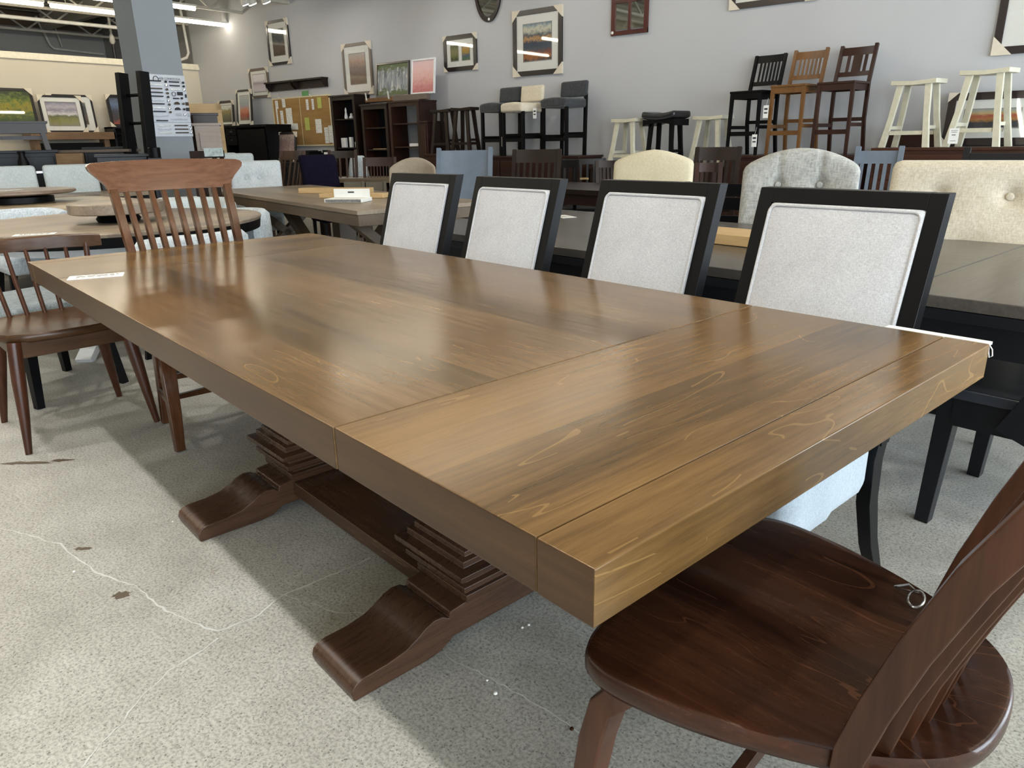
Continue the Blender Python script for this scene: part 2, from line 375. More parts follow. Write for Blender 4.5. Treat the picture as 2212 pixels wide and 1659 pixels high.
MB().tube([(0, -.05, 4.2), (0, 0, 3.2), (-.02, -.05, 3.1), (-.1, -.3, 3.0), (-.1, -.9, 2.98)], .03).build('pipe', M['lampbody'], p)
for px_, l in ((526, 'white track spotlight above the hung pictures'), (540, 'white track spotlight tucked behind its neighbour'), (570, 'white track spotlight at the top edge, right of the pair')):
    q = gz(px_, -4 if px_ != 570 else -8, 3.72)
    t = thing('track_spotlight', l, 'spotlight', q, 0, 'track spotlights')
    MB().lathe([(.03, .1), (.05, .06), (.085, -.08), (.075, -.1)], M=Matrix.Rotation(R(25), 4, 'X')).build('head', M['lampbody'], t)
    MB().lathe([(.07, -.101), (.07, -.112)], M=Matrix.Rotation(R(25), 4, 'X')).build('lamp', emit('spot_lamp_%d' % px_, '#ffffff', 12), t)
    MB().tube([(0, 0, .08), (0, 0, .5)], .012, 8).build('stem', M['lampbody'], t)

# track of spotlights above the brown table, parallel to it, and two more along the wall side
def spot(P, label, e, ang=95, tgt=None, g='track spotlights', col=(1, .965, .93)):
    t = thing('track_spotlight', label, 'spotlight', P, 0, g)
    MB().lathe([(.03, .1), (.05, .06), (.085, -.06), (.08, -.07)]).build('head', M['lampbody'], t)
    MB().lathe([(.066, -.055), (.066, -.066)]).build('lamp', SPM, t)
    MB().tube([(0, 0, .08), (0, 0, .5)], .012, 8).build('stem', M['lampbody'], t)
    ld = bpy.data.lights.new('spot', 'SPOT'); ld.energy = e; ld.spot_size = R(ang); ld.spot_blend = .8; ld.shadow_soft_size = .06; ld.color = col
    lo = bpy.data.objects.new('spot', ld); C.objects.link(lo); lo.location = Vector(P) + Vector((0, 0, -.09))
    d = (Vector(tgt) - lo.location) if tgt else Vector((0, 0, -1)); lo.rotation_euler = d.to_track_quat('-Z', 'Y').to_euler()
SPM = emit('spot_lamp_face', '#fffaf0', 25)
for k, a in enumerate((-1.2, .4, 2.0, 3.6, 5.2, 6.8)): spot(T(a, -.62, 3.75), 'white track spotlight hung above the near long edge of the brown table', 100, 125, g='spotlights above the brown table')
for x_, e_ in ((-11.6, 42), (-8.9, 32), (-6.6, 26), (-4.4, 16), (-2.4, 14), (-.2, 12)): spot((x_, 8.0, 3.78), 'white track spotlight washing the wall of pictures from above', e_, 110, (x_ + .5, WALL, 1.6), g='spotlights washing the picture wall')

# cracks and stain in the concrete: parts of the floor
def crack(pts, w, mat, nm='crack'):
    P = [gz(x, y, .0008) for x, y in pts]; mb = MB(); Q = []
    for a, b in zip(P, P[1:]):
        n = max(2, int((b-a).length/.02))
        for i in range(n):
            t = i/n; q = a.lerp(b, t); Q.append(q + Vector((random.uniform(-1, 1), random.uniform(-1, 1), 0))*.004)
    Q.append(P[-1]); vs = []; fs = []
    for i, q in enumerate(Q):
        d = (Q[min(i+1, len(Q)-1)] - Q[max(0, i-1)]).normalized(); s = Vector((-d.y, d.x, 0))*w*random.uniform(.25, 1)
        vs += [q - s, q + s]
        if i: k = 2*i; fs.append((k-2, k-1, k+1, k))
    mb.add(vs, fs); o = mb.build(nm, mat, fl); return o
ck = plain('crack_filler', '#c9cbc6', .7)
crack([(0,1140),(40,1150),(130,1175),(165,1205),(215,1240),(290,1265),(320,1290),(360,1320),(415,1345),(470,1363),(510,1350),(560,1328),(590,1297),(620,1283),(700,1250),(800,1205)], .0032, ck)
crack([(615,1287),(665,1302),(730,1324),(790,1325),(860,1318)], .0022, ck)
crack([(470,1380),(420,1415),(365,1447),(330,1480),(290,1520),(270,1560),(215,1605),(190,1640),(175,1659)], .0028, ck)
crack([(960,1415),(1060,1465),(1160,1520),(1260,1585),(1330,1640)], .0015, ck)
crack([(2030,1240),(2212,1150)], .0015, ck)
st = plain('floor_stain', '#5b4d3c', .6)
def blot(c, rx, ry, nm='stain', seed=1):
    rnd = random.Random(seed); n = 26; q = gz(*c, .0006)
    vs = [q + rgt*math.cos(2*PI*i/n)*rx*rnd.uniform(.6, 1.1) + fwd*math.sin(2*PI*i/n)*ry*rnd.uniform(.5, 1.1) for i in range(n)]
    MB().add(vs, [tuple(range(n))]).build(nm, st, fl)
blot((60, 1000), .11, .018, seed=3); blot((135, 994), .05, .016, seed=5); blot((262, 1285) , .03, .02, seed=8); blot((180,1185), .035, .012, seed=9)
wc = plain('white_chip', '#e8e8e0', .6)
for k, (x, y, s) in enumerate(((1070,1498,.005),(1052,1470,.003),(1128,1356,.004),(1142,1350,.004),(373,1127,.003),(160,1235,.004),(745,1290,.002),(1235,1575,.005))):
    q = gz(x, y, .001)
    tag(MB().lathe([(s, 0), (s*.8, s*.6), (s*.2, s*.8)], n=7).build('debris_chip', wc if k < 7 else M['seatwood']), 'tiny pale chip of debris lying on the concrete floor' if k < 7 else 'tiny brown flake on the floor under the near table corner', 'debris', 'debris chips on the floor').location = q

# ------------------------------------------------------------ the brown trestle table (local x across, y along)
MY = wood('maple_brown_long', '#4b3a23', '#7b6040', '#a58557', .2, 'y', .17, .4, lines=7)
MX = wood('maple_brown_leaf', '#43321c', '#7e6038', '#ad8a55', .22, 'x', .15, .45, lines=10)
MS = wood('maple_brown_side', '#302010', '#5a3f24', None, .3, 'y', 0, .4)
t = thing('trestle_dining_table', 'large brown maple trestle dining table with thick plank top, filling the foreground', 'table', T(0, 0), R(80.29))
ZT, TH, W, L = .76, .0735, 1.22, 3.0
s1, s2, s3 = .088, .5455, 2.4545
def slab(y0, y1, nm, m, ins=0):
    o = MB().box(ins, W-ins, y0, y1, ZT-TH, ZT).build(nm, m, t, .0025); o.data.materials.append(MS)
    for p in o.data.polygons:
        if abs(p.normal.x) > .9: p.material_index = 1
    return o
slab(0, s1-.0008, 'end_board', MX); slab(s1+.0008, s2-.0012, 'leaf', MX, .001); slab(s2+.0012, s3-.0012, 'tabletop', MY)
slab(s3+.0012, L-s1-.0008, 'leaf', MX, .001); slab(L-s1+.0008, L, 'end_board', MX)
half = [(-.5, 0), (-.505, .02), (-.50, .036), (-.488, .045), (-.468, .05), (-.41, .052), (-.36, .06), (-.325, .076), (-.30, .092), (-.275, .1),
        (-.25, .098), (-.236, .088), (-.232, .086), (-.228, .1), (-.222, .103), (-.175, .108)]
under = [(.2, .03), (.24, .028), (.285, .008), (.30, 0), (.5, 0)]
poly = half + [(-x, z) for x, z in half[::-1]] + [(.30, 0), (.26, .006), (.22, .028), (-.22, .028), (-.26, .006), (-.30, 0)]
poly = [(x + .61, z) for x, z in poly]
def stack(y, rows):
    mb = MB()
    rr = [[(.61-hx, y-hy, z), (.61+hx, y-hy, z), (.61+hx, y+hy, z), (.61-hx, y+hy, z)] for hx, hy, z in rows]
    return mb.rings(rr)
for y0, y1 in ((.795, .985), (1.735, 1.925)):
    yc = (y0+y1)/2
    pd = MB().prism(poly, y0, y1, 'y').build('foot', M['maple_darkx'], t, .003)
    stack(yc, [(.18,.1,.106),(.185,.105,.112),(.185,.105,.13),(.172,.095,.134),(.172,.095,.142),(.19,.112,.148),(.205,.125,.156),(.205,.125,.17),(.192,.113,.176),(.192,.113,.186),(.21,.13,.192),(.225,.142,.2),(.225,.142,.214),(.2,.118,.22),(.2,.118,.236),(.185,.105,.24),(.185,.105,.252),(.15,.08,.262)]).build('plinth', M['maple_darkx'], t, .002)
    stack(yc, [(.12,.07,.26),(.11,.065,.3),(.12,.075,.34),(.155,.1,.42),(.17,.11,.5),(.165,.105,.56),(.13,.08,.6),(.14,.09,.61),(.14,.09,.63)]).build('column', M['maple_dark'], t, .003)
    MB().box(.2, 1.02, yc-.09, yc+.09, .63, ZT-TH).build('bearer', M['maple_darkx'], t, .004)
MB().box(.43, .79, .985, 1.735, .052, .1).build('stretcher', M['maple_darky'], t, .003)

# price cards
def card(name, label, w, h, loc, rz, lines=4, tilt=0, group=None, strg=False, parent=None):
    o = MB().box(-w/2, w/2, -h/2, h/2, 0, .0015).build(name, M['paper'], parent); o.location = loc; o.rotation_euler = (tilt, 0, rz)
    tag(o, label, 'price tag', group)
    mb = MB()
    for i in range(lines):
        y = h/2 - h*(i+1)/(lines+1); big = i == 1
        x = -w*.36; random.seed(i+int(w*1000))
        while x < w*.36:
            l = random.uniform(.008, .02) * (1.6 if big else 1)
            mb.box(x, min(x+l, w*.4), y - h*(.05 if big else .018), y + h*(.05 if big else .018), .0015, .0019); x += l + .006
    mb.build('print', M['ink'], o)
    return o
c = card('price_tag', 'white paper price tag lying flat at the far left corner of the brown table', .17, .08, gz(208, 597, ZT + .0003), R(62))
def string_loop(parent, pts, r=.0012, mat='paper', nm='string'):
    return MB().tube(pts, r, 6).build(nm, M[mat], parent)
c = MB().box(-.105, .105, 0, .024, -.006, 0).build('label_strip', M['paper']); c.location = T(.108, 1.2215, ZT); c.rotation_euler = (0, 0, R(170.29) + PI)
tag(c, 'thin white plastic label strip fixed along the far right edge of the brown table', 'price tag')
string_loop(c, [(.105, .004, -.003), (.112, .004, -.012), (.114, .006, -.026), (.109, .004, -.03), (.106, .003, -.016), (.105, .002, -.004)])

# ------------------------------------------------------------ framed upholstered chairs (front faces local +y)
def path_at(path, z):
    for (y0, z0), (y1, z1) in zip(path, path[1:]):
        if z0 <= z <= z1: return y0 + (y1-y0)*(z-z0)/(z1-z0)
    return path[-1][0]
def framed_chair(label, loc, rz, group):
    t = thing('upholstered_dining_chair', label, 'chair', loc, rz, group)
    zb, zt = .44, 1.04; k = .303                   # rake of the back
    def yb(z): return -.30 - (z-.71)*k             # front face of the frame
    S = Matrix(((1,0,0,0),(0,1,-k,0),(0,0,1,0),(0,0,0,1)))  # shear along the rake
    S = Matrix.Translation((0, -.30 + .71*k, 0)) @ S
    w = .247; fr = MB()
    fr.box(-w, -w+.042, -.045, 0, zb, zt, S).box(w-.042, w, -.045, 0, zb, zt, S).box(-w+.042, w-.042, -.045, 0, zt-.04, zt, S).box(-w+.042, w-.042, -.045, 0, zb, zb+.05, S)
    fr.build('back_frame', M['black'], t, .002)
    pw, pz0, pz1 = w-.040, zb+.048, zt-.038
    def puff(x, y, z):
        if y > 0: y += .012*(1-(x/pw)**2)*(1-(2*z/(pz1-pz0))**2)
        return x, y, z
    MB().plump((0, -.018, (pz0+pz1)/2), (2*pw, .046, pz1-pz0), .014, puff, M=S).build('back_pad', M['linen'], t, smooth=60)
    r = .02; pts = []
    for cx, cz, a0 in ((pw-r-.006, pz1-r-.006, 0), (-pw+r+.006, pz1-r-.006, 90), (-pw+r+.006, pz0+r, 180), (pw-r-.006, pz0+r, 270)):
        for a in range(0, 91, 18): pts.append((cx + r*math.cos(R(a0+a)), .006, cz + r*math.sin(R(a0+a))))
    MB().tube(pts + pts[:2], .0048, 8, M=S).build('piping', M['linen'], t)
    def sp(x, y, z):
        if y < -.12 and z < .02: y += .0
        return x*(1-.04*(y < 0)), y, z + .012*(1-(x/.25)**2)*(z > 0)
    MB().plump((0, .035, .395), (.50, .47, .165), .045, sp).build('seat', M['linenside'], t, smooth=60)
    for sx in (-1, 1):
        MB().sweep([(sx*.225, yb(.5)-.02, .5), (sx*.225, -.225, .4), (sx*.225, -.235, .28), (sx*.225, -.285, .14), (sx*.225, -.365, .0)], [(.036,.05),(.036,.055),(.036,.05),(.034,.042),(.03,.034)]).build('leg', M['black'], t, .002)
        MB().sweep([(sx*.215, .21, .33), (sx*.215, .22, .0)], [(.045,.045),(.028,.028)]).build('leg', M['black'], t, .002)
    return t
g = 'pale linen chairs along the far side of the brown table'
c4 = framed_chair('black framed pale linen chair nearest the camera, at the near end of the row', T(.455, 1.08), R(170.29), g)
def setl(o, l): o['label'] = l
dup(c4, T(1.135, 1.16), R(170.29), 'black framed pale linen chair second from the near end of the row', g)
dup(c4, T(1.79, 1.115), R(170.29), 'black framed pale linen chair third from the near end, behind the table centre', g)
dup(c4, T(2.475, 1.16), R(172.5), 'black framed pale linen chair farthest away in the row', g)

# ------------------------------------------------------------ slat back chairs with carved seats
def smooth_poly(p, it=3):
    for _ in range(it):
        q = []
        for i in range(len(p)):
            a, b = Vector(p[i]), Vector(p[(i+1) % len(p)]); q += [a.lerp(b, .25), a.lerp(b, .75)]
        p = q
    return p
def slat_chair(label, loc, rz, seatm, legm, crestm, ns=8, tag_ring=False, lean=1):
    t = thing('slat_back_chair', label, 'chair', loc, rz)
    o = [(0,.258),(.15,.257),(.255,.247),(.305,.2),(.29,.07),(.25,-.05),(.205,-.15),(.12,-.25),(0,-.272)]
    o = smooth_poly(o + [(-x, y) for x, y in o[-2:0:-1]])
    def ht(x, y):
        d = 0
        for cx in (-.115, .115): d += .017*math.exp(-((x-cx)/.1)**2 - ((y+.03)/.14)**2)
        d += .012*math.exp(-(x/.2)**2 - ((y+.12)/.09)**2) - .004*math.exp(-(x/.03)**2)*(y > 0)*min(1, y*6)
        return .452 - d
    rr = [[(p.x*.93, p.y*.93, .412) for p in o], [(p.x*.985, p.y*.985, .415) for p in o], [(p.x, p.y, .425) for p in o], [(p.x, p.y, .438) for p in o], [(p.x*.992, p.y*.992, .448) for p in o]]
    for k in (.97, .93, .87, .8, .72, .63, .54, .45, .36, .27, .18, .09, .03): rr.append([(p.x*k, p.y*k, ht(p.x*k, p.y*k)) for p in o])
    MB().rings(rr).build('seat', seatm, t, smooth=70)
    back = [(-.137, .40), (-.139, .46), (-.158, .54), (-.188, .64), (-.228, .75), (-.276, .85), (-.323, .94), (-.361, 1.01)]
    back = [(-.139 + (y+.139)*lean, z) for y, z in back]; yt = back[-1][0]
    def arc_(x): return -.045*(1-(x/.245)**2)
    for sx in (-1, 1):
        MB().sweep([(sx*(.211+.03*max(0, (z-.4))), y, z) for y, z in [(-.137, .41)] + back[1:]], [(.03,.038)]*3 + [(.03,.037)]*5).build('back_post', legm, t, .003)
        MB().sweep([(sx*.19, -.17, .42), (sx*.2, -.165, .3), (sx*.215, -.14, .12), (sx*.225, -.13, 0)], [(.036,.04)]*2+[(.034,.036),(.03,.032)]).build('leg', legm, t, .003)
        MB().sweep([(sx*.2, .115, .415), (sx*.235, .16, .40), (sx*.26, .19, .37), (sx*.268, .205, .30), (sx*.275, .225, .15), (sx*.285, .25, 0)], [(.05,.045),(.055,.045),(.058,.04),(.052,.04),(.045,.036),(.036,.03)]).build('leg', legm, t, .004)
        MB().tube([(sx*.222, -.14, .16), (sx*.245, .03, .165), (sx*.275, .22, .17)], [.009, .016, .009], 8).build('stretcher', legm, t)
    MB().sweep([(-.235, .06, .168), (0, .06, .17), (.235, .06, .168)], [(.02,.02),(.03,.02),(.02,.02)], (0, 0, 1)).build('stretcher', legm, t, .002)
    MB().sweep([(-.22, -.135, .2), (0, -.135, .2), (.22, -.135, .2)], [(.02,.02),(.03,.02),(.02,.02)], (0, 0, 1)).build('stretcher', legm, t, .002)
    for i in range(ns):
        f = (i+1)/(ns+1)*2-1
        pts = [(f*(.211+.03*max(0, z-.4)), y + arc_(f*.235), z) for y, z in back[1:]]
        pts[0] = (pts[0][0], pts[0][1], .435)
        MB().sweep(pts, [(.02,.022),(.02,.028),(.02,.032),(.02,.032),(.02,.03),(.019,.026),(.018,.022)]).build('slat', legm, t, .002)
    # crest rail with flared ears, bent to the arc of the slats
    rows = [(0,.25),(.1,.25),(.25,.255),(.42,.27),(.6,.29),(.75,.306),(.87,.31),(.95,.304),(1,.288)]; rr = []; nx = 14
    for tt, hw in rows:
        z = 1.0 + .122*tt; yc = yt + .004*lean - (z-1.0)*.5*lean; ring = []
        for th in (.015, -.015):
            for i in range(nx+1):
                f = (i/nx*2-1) if th > 0 else (1-i/nx*2)
                ring.append((f*hw, yc + arc_(f*hw) + th, z + .008*(1-f*f)*tt))
        rr.append(ring)
    MB().rings(rr).build('crest_rail', crestm, t, .003, smooth=50)
    if tag_ring:
        MB().tube([(.172+.012*math.cos(a), -.102+.012*math.sin(a), .461+.009*math.cos(a)) for a in [i*PI/8 for i in range(17)]], .0022, 6).build('tag_ring', M['chrome'], t)
        MB().tube([(.2, -.062, .452), (.203, -.082, .463), (.198, -.1, .456), (.192, -.082, .458), (.199, -.063, .452)], .0022, 6).build('tag_ring', M['chrome'], t)
    return t
slat_chair('dark cherry slat back chair with carved saddle seat at the near table end', T(-.019, .485), R(85), M['seatwood'], M['legwood'], M['legwood'], 8, True)
slat_chair('chestnut slat back chair with flared crest rail at the far end of the brown table', T(2.78, .61), R(260.29), M['farwood'], M['farwood'], M['farcrest'], 8, lean=.62).scale = (1.05, 1, 1)

# ------------------------------------------------------------ spindle chair at the left edge
t = thing('spindle_back_chair', 'low dark walnut spindle back chair with round tapered legs, cut by the left edge', 'chair', T(3.2, .09), R(260.29 + 2))
o = smooth_poly([(.25,.25),(-.25,.25),(-.245,.0),(-.225,-.22),(0,-.25),(.225,-.22),(.245,0)], 2)
rr = [[(p.x*.96, p.y*.96, .446) for p in o], [(p.x, p.y, .455) for p in o], [(p.x, p.y, .474) for p in o], [(p.x*.98, p.y*.98, .482) for p in o]] + [[(p.x*k, p.y*k, .482 - .014*(1-k)**.6*(1-abs(p.x*k/.3)*.4)) for p in o] for k in (.92, .8, .6, .4, .2, .05)]
MB().rings(rr).build('seat', M['spindle'], t, smooth=60)
MB().box(-.2, .2, .20, .222, .385, .452).build('apron', M['spindle'], t, .003)
MB().box(-.2, .2, -.2, -.18, .385, .452).build('apron', M['spindle'], t, .003)
for sx in (-1, 1):
    MB().box(sx*.205-.011, sx*.205+.011, -.18, .2, .385, .452).build('apron', M['spindle'], t, .003)
    MB().tube([(sx*.205, .205, .452), (sx*.222, .222, .3), (sx*.236, .24, .15), (sx*.252, .255, 0)], [.027, .026, .02, .013], 14).build('leg', M['spindleleg'], t)
    MB().tube([(sx*.19, -.19, .452), (sx*.21, -.21, .3), (sx*.228, -.235, .15), (sx*.245, -.255, 0)], [.027, .026, .02, .013], 14).build('leg', M['spindleleg'], t)
def crest_y(x): return -.34 + .11*(x/.29)**2
for i in range(7):
    x = -.235 + .47*i/6; e = i in (0, 6)
    MB().tube([(x*.87, -.205, .47), (x*.94, (crest_y(x)-.205)/2 - .01, .62), (x, crest_y(x), .765)], [.010 if not e else .013]*2 + [.008 if not e else .012], 10).build('spindle', M['spindleleg'], t)
rr = []
for i in range(17):
    x = -.29 + .58*i/16; y = crest_y(x); h_ = .03 if i not in (0, 16) else .026
    rr.append([(x, y-.013, .775-h_), (x, y+.013, .775-h_), (x, y+.012, .775+h_-.006), (x, y+.004, .775+h_), (x, y-.012, .775+h_)])
MB().rings(rr).build('crest_rail', M['spindle'], t, .003, smooth=50)

# ------------------------------------------------------------ builders for the rest of the shop
def legs4(t, w, d, h, m, s=.035, e=.025, yo=0):
    for sx in (-1, 1):
        for sy in (-1, 1):
            MB().sweep([(sx*(w/2-s), yo+sy*(d/2-s), h), (sx*(w/2-s), yo+sy*(d/2-s), 0)], [(s, s), (e, e)]).build('leg', m, t)
def cf(px, off=0): return 308.8 + math.degrees(math.atan((1106-px)/1660)) + off   # toward the eye point
def facing(px, py, D, phi, off=.25):
    P = at(px, py, D); f = Vector((math.cos(R(phi)), math.sin(R(phi)), 0))
    return Vector((P.x, P.y, 0)) + f*off, R(phi - 90), P.z
def padded_chair(label, px, py, D, phi, w, fab, legm, shape='sq', tufts=(), cat='chair', rake=.18, thick=.09, group=None, name='upholstered_chair', seams=True, n=10, wing=False, zb=.44):
    loc, rz, H = facing(px, py, D, phi, .27)
    t = thing(name, label, cat, loc, rz, group); h = H - zb
    def puff(x, y, z):
        u = x/(w/2); top = max(0, z/(h/2))
        if shape == 'arch': z -= (.09*u*u)*top
        if shape == 'camel': z -= (.085*min(1, abs(u)**1.6) - .0)*top - .012*math.exp(-((abs(u)-.75)/.2)**2)*0
        if shape == 'oval': x *= 1 - .35*top**2; 
        if wing: y += .10*abs(u)**3
        if y > 0:
            d = 0
            for bx, bz in tufts:
                q = bz - h/2*0
                d += .030*math.exp(-((x-bx)**2 + (z-bz)**2)/.0011) + .012*math.exp(-((x-bx)**2 + (z-bz)**2)/.008)
                if shape == 'arch' and z > bz: d += .014*math.exp(-((x-bx)/.012)**2)
                if shape == 'arch' and z < bz:
                    for sgn in (-1, 1): d += .010*math.exp(-((x-bx-sgn*(bz-z)*.75)/.014)**2)
            y += .012*(1-u*u) - d
        y -= rake*(z + h/2)
        return x, y, z
    MB().plump((0, -.20, zb + h/2), (w, thick, h), .035, puff, n=n).build('backrest', fab, t, smooth=70)
    for bx, bz in tufts:
        MB().lathe([(.004, .008), (.013, .005), (.016, 0), (.014, -.004)], n=12, M=Matrix.Translation((bx, -.20 + thick/2 - .018 - rake*(bz+h/2), zb + h/2 + bz)) @ Matrix.Rotation(R(-90), 4, 'X')).build('button', fab, t)
    MB().plump((0, .02, .41), (w*.96, .48, .12), .04).build('seat', fab, t, smooth=70)
    legs4(t, w*.92, .46, .36, legm); return t
def slat_side_chair(label, px, py, D, phi, w, mat, ns=5, crest=.08, seatz=.46, matseat=None, curve=.03, posts_up=0, group=None, name='slat_back_chair', sw=.025, lower=.12, solid=False, matz=None):
    loc, rz, H = facing(px, py, D, phi, .27); matz = matz or mat
    t = thing(name, label, 'chair', loc, rz, group)
    def yb(z): return -.2 - .2*(z-seatz)
    MB().plump((0, .01, seatz-.02), (w, .44, .04), .015, n=3).build('seat', matseat or mat, t)
    for sx in (-1, 1):
        MB().sweep([(sx*(w/2-.02), -.2, 0), (sx*(w/2-.02), -.18, seatz), (sx*(w/2-.02), yb(H+posts_up), H+posts_up)], (.035, .035)).build('back_post', matz, t)
        MB().sweep([(sx*(w/2-.03), .18, seatz-.03), (sx*(w/2-.03), .19, 0)], [(.038,.038),(.028,.028)]).build('leg', matz, t)
    rr = []
    z0 = H-crest if not solid else seatz+.1
    for i in range(9):
        x = -(w/2-.01) + (w-.02)*i/8; c = curve*(1-(x/(w/2))**2)
        rr.append([(x, yb(z0)-c-.01, z0), (x, yb(z0)-c+.01, z0), (x, yb(H)-c+.01, H), (x, yb(H)-c-.01, H)])
    MB().rings(rr).build('crest_rail' if not solid else 'back_panel', mat, t)
    if not solid:
        zl = seatz + lower
        MB().sweep([(-w/2+.03, yb(zl), zl), (w/2-.03, yb(zl), zl)], (.04, .02), (0, 0, 1)).build('lower_rail', mat, t)
        for i in range(ns):
            x = (-(w/2-.06) + (w-.12)*i/(ns-1)) if ns > 1 else 0; c = curve*(1-(x/(w/2))**2)
            MB().sweep([(x, yb(zl)-c*.3, zl), (x, yb(H-crest)-c, H-crest+.01)], (sw if ns > 1 else w*.3, .012)).build('slat', matz, t)
    return t
def stool(label, x, y, z, H, rz, mat, w=.42, d=.26, splay=.07, group=None, padded=None):
    t = thing('saddle_stool', label, 'stool', (x, y, z), R(rz), group)
    if padded:
        MB().plump((0, 0, H-.03), (w+.03, d+.14, .09), .035, lambda a, b, c: (a, b, c + .03*(2*a/w)**2*(c > -9) - .012), n=8).build('seat_cushion', padded, t, smooth=70)
        MB().prism([(-w/2, H-.07), (-w/2, H-.15), (-w/4, H-.12), (0, H-.11), (w/4, H-.12), (w/2, H-.15), (w/2, H-.07), (0, H-.085)], -d/2-.04, d/2+.04).build('apron', mat, t)
        nail = MB()
        for i in range(30):
            xx = -w/2 + w*i/29; nail.box(xx-.003, xx+.003, d/2+.062, d/2+.072, H-.067+.03*(2*xx/w)**2, H-.061+.03*(2*xx/w)**2); nail.box(xx-.003, xx+.003, -d/2-.072, -d/2-.062, H-.067+.03*(2*xx/w)**2, H-.061+.03*(2*xx/w)**2)
        nail.build('nailhead_trim', M['chrome'], t)
    else:
        top = [(-w/2, H-.045), (0, H-.055), (w/2, H-.045), (w/2, H), (w/4, H-.008), (0, H-.014), (-w/4, H-.008), (-w/2, H)]
        MB().prism(top, -d/2, d/2).build('seat', mat, t, .004)
    for sx in (-1, 1):
        for sy in (-1, 1):
            MB().sweep([(sx*(w/2-.09), sy*(d/2-.04), H-.04), (sx*(w/2-.09+splay*.45), sy*(d/2-.03+splay*.2), H*.45), (sx*(w/2-.09+splay), sy*(d/2-.03+splay*.5), 0)], [(.062,.034),(.054,.034),(.062,.038)]).build('leg', mat, t)
    for s_ in (-1, 1):
        MB().sweep([(-w/2+.06, s_*(d/2), H*.22), (w/2-.06, s_*(d/2), H*.22)], (.04, .018), (0, 0, 1)).build('stretcher', mat, t)
        MB().sweep([(s_*(w/2-.05), -d/2, H*.3), (s_*(w/2-.05), d/2, H*.3)], (.035, .018), (0, 0, 1)).build('stretcher', mat, t)
    return t
def bar_stool(label, x, y, z, rz, fab, group=None, w=.46, sh=.74, H=.98):
    t = thing('upholstered_bar_stool', label, 'stool', (x, y, z), R(rz), group)
    def puff(a, b, c): return a, b, c + .02*(1-(2*a/w)**2)*(c > 0)
    MB().plump((0, .02, sh-.05), (w, .46, .12), .035, puff).build('seat', fab, t, smooth=70)
    MB().plump((0, -.2, (sh+.06+H)/2), (w, .07, H-sh-.02), .03, lambda a, b, c: (a, b-.12*(c+.1), c)).build('backrest', fab, t, smooth=70)
    nail = MB()
    for i in range(30): xx = -w/2+.02 + (w-.04)*i/29; nail.box(xx-.003, xx+.003, .245, .253, sh-.1, sh-.094)
    nail.build('nailhead_trim', M['chrome'], t)
    for sx in (-1, 1):
        MB().sweep([(sx*(w/2-.025), .2, sh-.1), (sx*(w/2-.025), .2, 0)], (.042, .042)).build('leg', M['black'], t)
        MB().sweep([(sx*(w/2-.025), -.21, sh+.08), (sx*(w/2-.025), -.19, 0)], (.042, .042)).build('leg', M['black'], t)
        MB().box(sx*(w/2-.035), sx*(w/2-.015), -.19, .2, .24, .29).build('stretcher', M['black'], t)
    for y_ in (-.19, .2): MB().box(-w/2+.03, w/2-.03, y_-.012, y_+.012, .2 if y_ > 0 else .27, .25 if y_ > 0 else .32).build('stretcher', M['black'], t)
    return t
def bar_chair(label, x, y, z, rz, mat, wide=False, H=1.15, sh=.77, w=.42, ears=.02):
    t = thing('slat_back_bar_chair', label, 'bar chair', (x, y, z), R(rz))
    def yb(q): return -.19 - .26*(q-sh)
    MB().box(-w/2, w/2, -.21, .22, sh-.025, sh).build('seat', mat, t, .004)
    for s_, a in ((.2, .2), (-.2, -.18)): MB().box(-w/2+.03, w/2-.03, a-.01, a+.01, sh-.09, sh-.025).build('apron', mat, t)
    for sx in (-1, 1):
        MB().box(sx*(w/2-.03)-.01, sx*(w/2-.03)+.01, -.18, .2, sh-.09, sh-.025).build('apron', mat, t)
        MB().sweep([(sx*(w/2-.025), .195, sh-.02), (sx*(w/2-.015), .215, 0)], [(.038,.038),(.03,.03)]).build('leg', mat, t)
        MB().sweep([(sx*(w/2-.015), -.25, 0), (sx*(w/2-.02), -.185, sh*.5), (sx*(w/2-.02), -.19, sh), (sx*(w/2-.02), yb(H+ears), H+ears)], (.036, .036)).build('back_post', mat, t)
        MB().box(sx*(w/2-.025)-.008, sx*(w/2-.025)+.008, -.2, .2, .3, .34).build('stretcher', mat, t)
    MB().box(-w/2+.02, w/2-.02, .195, .215, .22, .27).build('stretcher', mat, t); MB().box(-w/2+.02, w/2-.02, -.2, -.18, .36, .4).build('stretcher', mat, t)
    for q0, q1, nm in ((H-.085, H, 'crest_rail'), (sh+.07, sh+.12, 'lower_rail')):
        rr = []
        for i in range(7):
            xx = -(w/2-.02) + (w-.04)*i/6; c = .03*(1-(2*xx/w)**2)
            rr.append([(xx, yb(q0)-c-.01, q0), (xx, yb(q0)-c+.01, q0), (xx, yb(q1)-c+.01, q1), (xx, yb(q1)-c-.01, q1)])
        MB().rings(rr).build(nm, mat, t)
    for i, f in enumerate((-.75, -.45, -.15, .15, .45, .75) if not wide else (-.6, 0, .6)):
        ww = .022 if not wide else (.1 if f == 0 else .035); xx = f*(w/2-.05); c = .028*(1-(2*xx/w)**2)
        MB().sweep([(xx, yb(sh+.12)-c, sh+.11), (xx, yb(H-.085)-c, H-.075)], (ww, .01)).build('slat', mat, t)
    return t
